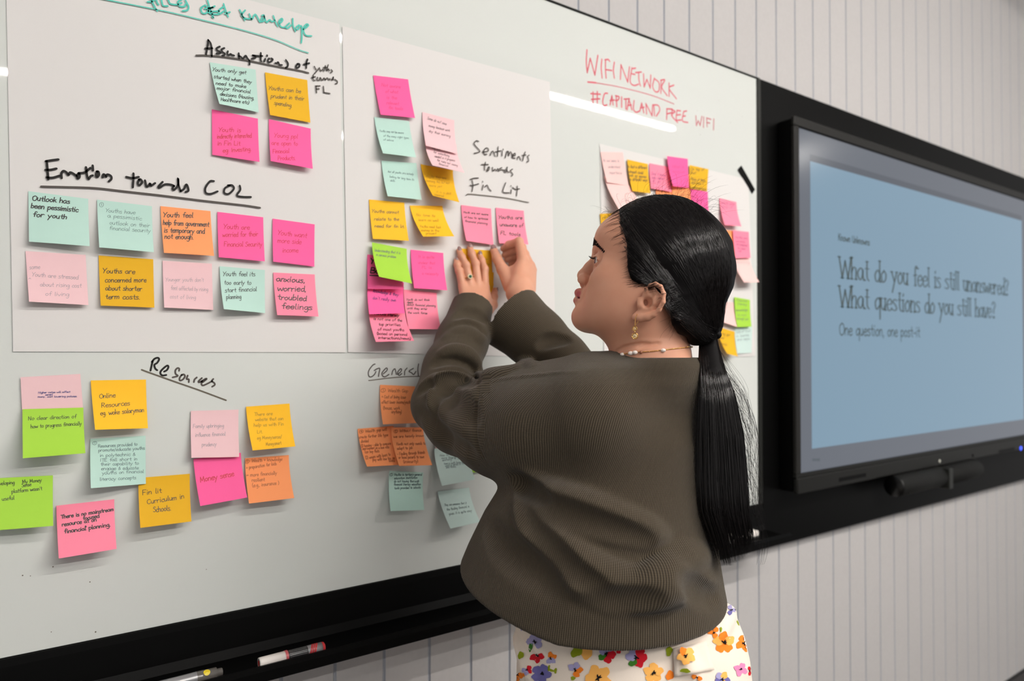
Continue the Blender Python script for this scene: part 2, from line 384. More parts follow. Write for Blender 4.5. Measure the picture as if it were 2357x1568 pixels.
def red_marker(t, p, a, L):
    MB().lathe(p, a, [(0, 0.0068), (0.0, 0.0085), (0.002, 0.0088), (L * 0.38, 0.0092), (L * 0.38, 0.007)], 28).build('cap', M_mw, t, True)
    MB().lathe(p, a, [(-0.0004, 0.0), (-0.0003, 0.0045)], 20).build('cap_end', M_mr, t)
    MB().lathe(p, a, [(L * 0.38, 0.0), (L * 0.38, 0.0098), (L * 0.42, 0.0098), (L * 0.42, 0.008)], 28).build('ring', M_mp, t)
    mb = MB(); mb.lathe(p, a, [(L * 0.42, 0.0085), (L * 0.72, 0.0090)], 28, 0); mb.lathe(p, a, [(L * 0.72, 0.0091), (L * 0.95, 0.0091), (L * 0.955, 0.0)], 28, 1)
    mb.build('barrel', [M_mk, M_ml], t, True)
    e = np.cross(a, [0, 0, 1.0]); e /= np.linalg.norm(e); g = np.cross(e, a)
    st = MB()
    for k in range(3):                                # red slanted bars round the label
        pts = []
        for i in range(9):
            w = -0.6 + i * 0.32
            pts.append(p + a * (L * (0.735 + 0.035 * k) + i * 0.0011) + (-e * math.cos(w) * -1 + g * math.sin(w)) * 0.0093)
        N = [(q - p) - a * ((q - p) @ a) for q in pts]; ribbon(st, pts, N, 0.0028)
    st.build('label_bars', M_mr, t)
    tx = MB()
    for k in range(6):                                # small print along the barrel
        w = 0.1 + 0.3 * k; o_ = (e * math.cos(w) + g * math.sin(w)); o_ = -o_ if o_ @ (CAM - p) < 0 else o_
        for s_ in range(14):
            x0 = L * 0.44 + s_ * L * 0.019; pts = [p + a * x0 + o_ * 0.0092, p + a * (x0 + L * 0.012) + o_ * 0.0092]; ribbon(tx, pts, o_, 0.0006)
    tx.build('small_print', M_ml, t)
    MB().lathe(p, a, [(L * 0.95, 0.0093), (L * 0.985, 0.0088), (L, 0.006), (L * 1.003, 0.0)], 28).build('end_plug', M_mr, t, True)
marker('marker', P0, P1, 'white-capped board marker with a red end lying in the tray', red_marker)
Q1 = on_tray(514, 1549); Q0 = on_tray(330, 1600); Q0[1] = Q1[1] = -0.0745
d_ = Q1 - Q0; Q0 = Q1 - d_ / np.linalg.norm(d_) * 0.132
print('marker2', Q0, Q1)
def grey_marker(t, p, a, L):
    mb = MB().lathe(p, a, [(0, 0.0), (0, 0.006), (L * 0.04, 0.0085), (L * 0.3, 0.009), (L * 0.3, 0.0095)], 28); mb.build('cap', M_mk, t, True)
    MB().lathe(p, a, [(L * 0.3, 0.0088), (L * 0.71, 0.0092)], 28).build('label', M_ml, t, True)
    MB().lathe(p, a, [(L * 0.71, 0.0094), (L * 0.93, 0.0088), (L * 0.935, 0.0062), (L * 0.995, 0.0060), (L, 0.005), (L * 0.985, 0.0)], 28).build('barrel', M_mg, t, True)
    v_ = CAM - (p + a * L * 0.8); v_ -= a * (v_ @ a); v_ /= np.linalg.norm(v_); s_ = np.cross(a, v_)
    mb = MB()
    c = p + a * L * 0.815
    ring_ = [c + (a * math.cos(w) * 0.0052 + (v_ * math.cos(0.5 * math.sin(w)) + s_ * 0.5 * math.sin(w) / 1.0) * 0.0) for w in ()]
    pts = []
    for i in range(16):
        w = 2 * math.pi * i / 16; al = 0.0050 * math.cos(w); an = -0.5 + 0.55 * math.sin(w)
        pts.append(c + a * al + (v_ * math.cos(an) + s_ * math.sin(an)) * 0.00945)
    mb.add(pts + [c + (v_ * math.cos(-0.5) + s_ * math.sin(-0.5)) * 0.0096], [(i, (i + 1) % 16, 16) for i in range(16)]); mb.build('yellow_dot', M_my, t)
marker('marker', Q0, Q1, 'clear-barrelled grey marker with a yellow dot, lying in the tray', grey_marker)

# white board eraser glimpsed in the far end of the tray
E0 = WY(1702, 1256, -0.045); E0[2] = zb + 0.0135
er = empty('board_eraser', E0); tag(er, 'small white board eraser in the far end of the tray behind the hair', 'eraser')
MB().box(E0 + [-0.07, -0.016, 0.006], E0 + [0.07, 0.016, 0.022], 0.004).build('grip', M_mw, er); MB().box(E0 + [-0.07, -0.016, 0.0], E0 + [0.07, 0.016, 0.006], 0.001).build('felt', M_mk, er)

# ================================================================== sheets of paper on the board
M_paper = mat('flipchart_paper', srgb(221, 218, 216), 0.8, spec=0.15); add_noise(M_paper, 7, 0.012, 0.08, 0.004)
M_ink = mat('marker_ink_black', srgb(34, 32, 31), 0.6, spec=0.2)
M_ink2 = mat('marker_ink_worn', srgb(84, 78, 74), 0.6, spec=0.2)
M_ink3 = mat('marker_ink_brownish', srgb(104, 97, 86), 0.6, spec=0.2)
M_teal = mat('marker_ink_teal', srgb(82, 196, 180), 0.6, spec=0.2)
M_red = mat('marker_ink_red', srgb(238, 100, 120), 0.6, spec=0.2, alpha=0.66)
M_redf = mat('marker_ink_red_faint', srgb(232, 112, 128), 0.6, spec=0.2, alpha=0.5)
def sheet(tl, tr, br, bl, label, y=-0.0006, wav=0.0009):
    nx, nz_ = 26, 26; c = [WY(*q, y) for q in (tl, tr, br, bl)]; v = []
    ph = random.uniform(0, 6)
    for j in range(nz_ + 1):
        for i in range(nx + 1):
            s_, t_ = i / nx, j / nz_
            p = (c[0] * (1 - s_) + c[1] * s_) * (1 - t_) + (c[3] * (1 - s_) + c[2] * s_) * t_
            edge = t_ ** 8 * 0.0006 + s_ ** 8 * 0.0005 + (1 - s_) ** 8 * 0.0004
            p = p + np.array([0, -(edge + wav * 0.5 * (0.35 + t_) * (1 + math.sin(3.1 * s_ + ph + 1.3 * t_)) * 0.4), 0]); v.append(p)
    f = [(j * (nx + 1) + i, (j + 1) * (nx + 1) + i, (j + 1) * (nx + 1) + i + 1, j * (nx + 1) + i + 1) for j in range(nz_) for i in range(nx)]
    o = mesh_obj('paper_sheet', v, f, M_paper); m_ = o.modifiers.new('thickness', 'SOLIDIFY'); m_.thickness = 0.0003; m_.offset = 1; m_.use_rim = False
    tag(o, label, 'paper sheet', 'large paper sheets on the whiteboard'); return o
s1 = sheet((12, -150), (781, 56), (795, 811.5), (30, 809.5), 'large white flipchart sheet at the left end of the whiteboard headed Emotions and Assumptions')
s2 = sheet((787.5, 60), (1265, 189), (1279, 823), (800.5, 811), 'white flipchart sheet headed Sentiments towards Fin Lit, between the hands and the left sheet')
s3 = sheet((1380, 331), (1722, 413), (1737, 820), (1390, 828), 'white flipchart sheet partly hidden behind the head, held by black tape')
yi = -0.0034
script(s1, 'handwriting', 13, '120 92 128 180 135 275;112 92 175 82 238 74;108 180 160 178 218 166;120 255 180 258 250 238;270 262 268 215 290 190 320 205 338 232 355 205 385 215 420 240;445 215 425 235 430 265 448 255 450 222 440 215;440 212 500 205 560 160;515 152 525 235 540 272 560 245 582 235;582 135 585 185;630 195 615 225 625 252 645 230 640 198 622 195;682 255 690 225 705 230 715 250 730 225 765 240 770 270 745 296;'
       '992 215 990 290 985 355;920 250 985 262 1045 250;1050 275 1035 310 1050 335 1078 305 1065 275 1045 278;1108 285 1125 350 1160 315 1165 340 1210 312;1285 300 1245 345 1255 358 1310 325 1370 328 1400 340;1400 340 1385 365 1400 380 1440 330 1440 262 1445 330 1465 390;1465 395 1500 370 1525 325 1545 385 1515 402;'
       '1800 292 1760 295 1715 360 1720 410 1770 420 1838 395;1960 335 1910 365 1905 410 1950 420 2000 370 1985 335 1940 335;2060 338 2065 380 2032 435 2090 450 2172 452', 0.0033, M_ink, yi)
script(s1, 'underline', 13, '65 347 300 352 600 362 900 395 1300 440 1700 490 2100 535 2265 560', 0.0030, M_ink2, yi)
script(s1, 'handwriting', 12, '265 80 255 180 230 305;265 80 300 130 318 210 318 335;218 212 328 208;445 182 395 210 405 240 455 270 440 288 395 290;515 205 470 230 485 265 520 290 510 318 480 325;570 255 560 290 580 315 612 298 630 310 668 322;738 285 740 325 742 365;740 330 770 340 800 370 845 325 870 360 905 410 903 462;955 318 1000 340 985 362 940 370;955 318 1030 328 1105 328;1080 280 1078 385 1090 412;1150 372 1130 415;1178 318 1176 332;1210 365 1188 400 1205 425 1245 410 1265 380 1240 365;1305 438 1330 440 1350 425 1370 465 1410 468;1468 390 1500 440 1495 490 1460 515;1650 450 1625 490 1640 515 1675 495 1680 455 1650 450;1805 380 1785 440 1785 515;1745 460 1832 440', 0.0031, M_ink, yi)
script(s1, 'underline', 12, '78 320 220 320 480 340 860 395 1150 455 1460 515 1700 560 1820 592', 0.0028, M_ink2, yi)
script(s1, 'handwriting', 12, '1910 490 1935 540;1990 510 1950 560 1910 605;1995 530 2010 560 2040 540 2060 560;2080 480 2075 540;2050 510 2110 505;2125 465 2100 555 2130 530 2140 560;2170 540 2190 565 2160 590;1895 620 1890 690 1920 710;1868 665 1925 650;1960 660 1950 695 1985 705 2000 665;2005 665 2030 705 2060 670 2080 700;2080 700 2110 670 2140 700 2150 680;2170 690 2190 700 2205 650 2200 700;2225 690 2265 720 2260 755 2235 760;1935 795 1940 850 1945 900;1930 795 1998 792;1940 840 1985 838;2050 800 2058 895;2058 895 2152 910', 0.0022, M_ink2, yi)
script(s1, 'handwriting', 11, '505 -30 510 0 545 70 575 120;470 20 520 15 560 -20;565 0 575 30 590 50;620 -10 625 20 640 60 690 65;690 -20 700 10 720 40 790 50 840 30;840 -5 800 20 815 65 870 70 885 40;880 0 915 70 900 110 850 118;1085 60 1050 90 1065 140 1110 140 1130 90 1095 55;1120 0 1150 100 1185 190 1170 180;1090 95 1180 80;1200 65 1150 95 1130 125 1160 150 1240 155;1140 125 1250 120;1290 75 1245 110 1250 150 1300 120;1295 40 1320 120 1345 182;1310 150 1365 130;'
       '1470 105 1500 170 1525 220;1530 110 1490 165 1540 200 1600 205;1575 150 1600 210 1640 155 1690 240;1715 190 1700 230 1730 225 1735 165 1710 170;1735 175 1760 240 1795 215 1820 235 1850 220;1835 170 1860 240 1885 285;1905 255 1935 220 1925 200 1895 240 1920 290 1960 295;2010 250 1970 290 1990 305 2030 270;2045 200 2050 280 2075 340;2115 270 2080 300 2100 320 2140 280 2145 400 2138 465;2160 320 2215 275 2195 262 2160 310 2185 380 2250 390', 0.0026, M_teal, yi)
script(s1, 'underline', 11, '-100 -28 40 0 300 50 700 130 1100 225 1500 325 1850 430 2100 535 2215 573', 0.0017, M_teal, yi)
script(s2, 'handwriting', 15, '390 145 340 130 290 180 320 240 410 340 380 375 290 398;470 368 580 350 590 300 540 285 490 350 500 410 560 418;635 440 655 380 690 350 715 400 735 460;800 255 795 360 785 460;740 368 860 340;885 350 885 450;905 305 908 320;990 350 950 490;985 370 1020 360 1020 450 1060 365 1095 420 1100 490;1110 450 1160 440 1160 395 1120 420 1115 490 1160 500;1210 525 1215 480 1250 470 1285 535;1375 365 1345 460 1320 555;1310 440 1390 430;1460 435 1425 460 1440 500 1445 560 1410 582;530 585 515 660 515 750;445 635 590 635;595 690 560 770 600 750 615 690 590 690;680 695 690 770 730 735 760 765 790 720;880 700 810 740 810 770 870 745 930 755;955 740 935 790 970 790 995 680 985 760 1025 800;1105 730 1060 770 1100 820 1110 850 1085 880;'
       '250 970 265 1080 245 1205;210 950 290 925 380 920;210 1075 260 1080 385 1045;485 1070 460 1175;470 992 475 1006;520 1110 535 1090 570 1075 600 1140 650 1195;960 1020 900 1190 930 1230 1035 1235;1080 1170 1070 1250;1070 1082 1075 1096;1205 1090 1205 1180 1190 1300;1105 1120 1170 1160 1255 1150', 0.0024, M_ink2, yi)
script(s2, 'underline', 15, '125 1285 200 1262 600 1300 1000 1350 1450 1440', 0.0018, M_ink3, yi)
# writing straight on the whiteboard
yb = -0.0003
script(wb, 'handwriting', 14, '425 215 400 320 372 445;405 240 470 165 545 142 575 180 530 260 465 310 485 395 530 435;695 468 760 430 795 360 770 325 690 380 615 460 610 520 660 558 745 548', 0.0031, M_ink, yb)
script(wb, 'handwriting', 14, '1045 450 1050 400 1010 385 960 440 965 520 1015 570 895 605;1110 540 1060 620 1070 680 1140 650 1185 580 1160 535 1110 550;1250 560 1225 640 1275 650 1275 718;1465 605 1415 650 1395 715;1585 620 1510 690 1515 720 1590 690;1600 720 1690 650 1680 635 1590 690 1575 760 1610 795 1720 750 1830 690;1855 640 1820 690 1880 740 1885 785 1825 825', 0.0029, M_ink2, yb)
script(wb, 'underline', 14, '165 425 350 495 900 690 1500 900 2155 1145', 0.0027, M_ink3, yb)
script(wb, 'handwriting', 16, '490 270 420 300 300 450 260 580 290 690 370 700 470 620 520 520;460 490 560 430 650 420 625 560 605 690;765 605 880 500 905 430 860 410 750 530 720 610 770 690 850 690 960 620;1055 630 1090 500 1160 430 1190 520 1210 620;1250 620 1350 540 1390 460 1350 430 1260 540 1260 610 1320 650 1395 590;1575 405 1500 500 1490 640;1790 415 1640 510 1720 560 1800 620 1875 520;1965 265 1940 450 1960 680', 0.0023, M_ink2, yb)
script(wb, 'underline', 16, '275 825 400 815 900 750 1500 700 2150 680 3000 640', 0.0019, M_ink3, yb)
script(wb, 'handwriting', 6, '1205 115 1175 122 1205 140 1200 160 1172 168', 0.0023, M_ink2, yb)
script(wb, 'handwriting', 17, '150 105 140 300 155 480;155 480 205 245;205 245 280 520;280 520 330 195;395 260 385 400 400 570;455 270 455 420 465 570;445 270 500 265 525 295;460 430 560 445;600 310 585 440 600 570;700 590 710 350;710 350 820 635;820 635 850 385;890 400 860 620 920 690 1000 670;890 500 940 510;900 415 950 405;950 480 1045 470;1000 475 1005 600 1030 700;1080 500 1090 715;1090 715 1135 590;1135 590 1190 735;1190 735 1200 520;1260 570 1230 700 1270 790 1330 780 1335 650 1260 580;1370 600 1365 820;1360 610 1430 600 1380 720 1470 860;1500 650 1500 870;1580 685 1500 740 1620 910', 0.0040, M_red, yb)
script(wb, 'underline', 17, '165 635 230 640 300 648', 0.0045, M_red, yb)
script(wb, 'underline', 17, '300 648 700 720 1200 850 1580 995', 0.0030, M_redf, yb)
script(wb, 'handwriting', 17, '250 800 250 980;320 790 320 980;215 825 370 835;225 920 360 910;490 820 440 830 410 950 430 1020 480 1010;530 1010 560 860;560 860 580 1010;530 940 600 930;630 860 640 1040;620 860 680 880 660 930 620 940;720 880 720 1050;760 915 850 910;790 915 790 1080;810 1090 840 920;840 920 890 1090;820 1020 880 1010;925 940 915 1080 960 1130 1020 1110;1020 1110 1050 980;1050 980 1085 1140;1030 1060 1090 1050;1130 1160 1120 990;1120 990 1220 1190;1220 1190 1230 1010;1250 1010 1260 1190;1240 1010 1320 1020 1345 1100 1290 1195;'
       '1465 1080 1460 1250;1460 1075 1555 1080;1460 1160 1540 1140;1550 1090 1550 1180;1540 1090 1600 1120 1540 1180 1640 1300;1630 1100 1620 1250 1700 1260;1620 1180 1690 1170;1630 1100 1690 1110;1740 1120 1720 1270 1810 1300;1730 1200 1770 1190;1740 1120 1790 1110', 0.0040, M_red, yb)
script(wb, 'handwriting', 17, '1940 1190 1950 1350;1950 1350 1980 1270;1980 1270 2010 1350;2010 1350 2040 1200;2070 1210 2065 1380;2120 1230 2125 1370;2115 1225 2190 1250;2120 1300 2170 1310;2235 1240 2230 1420', 0.0040, M_redf, yb)
# strip of black tape over the third sheet's corner
c = [WY(*cp(7, *q), -0.0022) for q in ((1632, 1108), (1662, 1072), (1775, 1270), (1752, 1305))]
mb = MB().add(c + [p + np.array([0, 0.0005, 0]) for p in c], [(0, 3, 2, 1), (4, 5, 6, 7), (0, 1, 5, 4), (1, 2, 6, 5), (2, 3, 7, 6), (3, 0, 4, 7)])
tag(mb.build('tape_strip', M_black), 'strip of black tape at the top right corner of the far paper sheet', 'tape')
# specks left on the board
mb = MB()
for px, py in ((1655, 231), (1681, 282), (1612, 310), (1708, 268), (52, 1325), (70, 1326), (207, 1340), (118, 1455), (475, 1311), (122, 1305), (220, 1455), (1605, 255)):
    p = WY(px, py, -0.0004); r = random.uniform(0.0007, 0.0014); mb.add([p + np.array([math.cos(w) * r, 0, math.sin(w) * r]) for w in np.arange(0, 6.28, 1.05)], [tuple(range(6))])
mb.build('ink_specks', M_ink3, wb)
# ================================================================== paper notes (76 mm squares stuck on by their top edge)
NC = {'hot': srgb(255, 100, 162), 'coral': srgb(255, 140, 166), 'teal': srgb(186, 219, 208), 'amber': srgb(232, 178, 38), 'yellow': srgb(252, 192, 44),
      'orange': srgb(255, 160, 104), 'lime': srgb(166, 214, 72), 'pale': srgb(238, 198, 202), 'ice': srgb(205, 226, 220), 'blush': srgb(246, 202, 198)}
NM = {}
for k, c in NC.items():
    NM[k] = mat('note_paper_' + k, c, 0.7, spec=0.2); add_noise(NM[k], 60, 0.015, 0.03, 0.0006)
IK = {'k': mat('pen_black', srgb(30, 30, 30), 0.5), 'g': mat('pen_grey_fine', srgb(104, 110, 112), 0.6), 'r': mat('pen_red', srgb(206, 8, 54), 0.5),
      'b': mat('pen_blue', srgb(48, 58, 130), 0.5), 'f': mat('pen_faint', srgb(150, 140, 146), 0.6), 'o': mat('pen_brown_on_orange', srgb(172, 92, 50), 0.6),
      'y': mat('pen_brown_on_yellow', srgb(176, 128, 28), 0.6), 'h': mat('pen_on_hot_pink', srgb(224, 62, 122), 0.6), 'd': mat('pen_dark_teal', srgb(72, 92, 98), 0.6),
      'p': mat('pen_purple', srgb(110, 34, 110), 0.5)}
def note(color, layer, crop, corners, ink, w, xh, lines, label, maxlift=0.034, curl=1.7):
    base = -0.0032 - 0.0022 * layer if crop != 0 or True else 0
    px = [cp(crop, *q) for q in corners]
    A, B = WY(*px[0], base), WY(*px[1], base)
    e = B - A; e[1] = 0; wlen = np.linalg.norm(e); e /= wlen; dn = np.array([e[2], 0, -e[0]])           # downwards in the board plane
    if dn[2] > 0: dn = -dn
    side = min(max(wlen, 0.070), 0.080)
    def corner(p, top):
        want = top + dn * side; best = None
        for L in np.linspace(0.0005, maxlift, 60):
            q = WY(*p, base - L); run = math.sqrt(max(side ** 2 - (L * 0.9) ** 2, 0))
            g = top + dn * run; err = (q[0] - g[0]) ** 2 + (q[2] - g[2]) ** 2
            if best is None or err < best[0]: best = (err, q, L)
        return best[1], best[2]
    Dp, dl = corner(px[3], A); Cp, dr = corner(px[2], B)
    def S(u, v):
        t = v; top = A * (1 - u) + B * u; bot = Dp * (1 - u) + Cp * u; q = top * (1 - t) + bot * t
        L = dl * (1 - u) + dr * u
        q[1] = base - L * t ** curl - 0.0004 * math.sin(math.pi * u) * t
        return q
    n = 14
    v = [S(i / n, j / n) for j in range(n + 1) for i in range(n + 1)]
    f = [(j * (n + 1) + i, (j + 1) * (n + 1) + i, (j + 1) * (n + 1) + i + 1, j * (n + 1) + i + 1) for j in range(n) for i in range(n)]
    o = mesh_obj('sticky_note', v, f, NM[color]); md = o.modifiers.new('thickness', 'SOLIDIFY'); md.thickness = 0.0002; md.offset = -1; md.use_rim = False
    tag(o, label, 'sticky note', 'sticky notes on the whiteboard')
    if not lines: return o
    P = np.array(corners, float)                        # inverse bilinear in the crop
    def uv(q):
        u = v_ = 0.5
        for _ in range(12):
            a = P[0] * (1 - u) + P[1] * u; b = P[3] * (1 - u) + P[2] * u; r = a * (1 - v_) + b * v_ - q
            J = np.column_stack([(P[1] - P[0]) * (1 - v_) + (P[2] - P[3]) * v_, b - a]); s_ = np.linalg.solve(J, r); u -= s_[0]; v_ -= s_[1]
        return min(max(u, 0.01), 0.99), min(max(v_, 0.01), 0.985)
    mb = MB()
    for x0, y0, x1, y1, text in lines:
        st, L = layout(text); ax = np.array([x1 - x0, y1 - y0], float); ln = np.linalg.norm(ax); ax /= ln; up = np.array([ax[1], -ax[0]])
        if up[1] > 0: up = -up
        sx = ln / L; sy = xh * 0.80 / 10.0
        for s_ in st:
            pts = [];
            for x, y in s_:
                u, v_ = uv(np.array([x0, y0]) + ax * x * sx + up * y * sy); p = S(u, v_); pts.append(p)
            pts = np.array(pts)
            u, v_ = uv(np.array([x0, y0]) + ax * s_[0][0] * sx); d1 = S(min(u + .02, 1), v_) - S(u, v_); d2 = S(u, min(v_ + .02, 1)) - S(u, v_)
            N = -np.cross(d1, d2); N = N / np.linalg.norm(N)
            if N[1] > 0: N = -N
            ribbon(mb, pts + N * 0.00035, N, w * 1.22 / 1000.0)
    mb.build('handwriting', IK[ink], o)
    return o
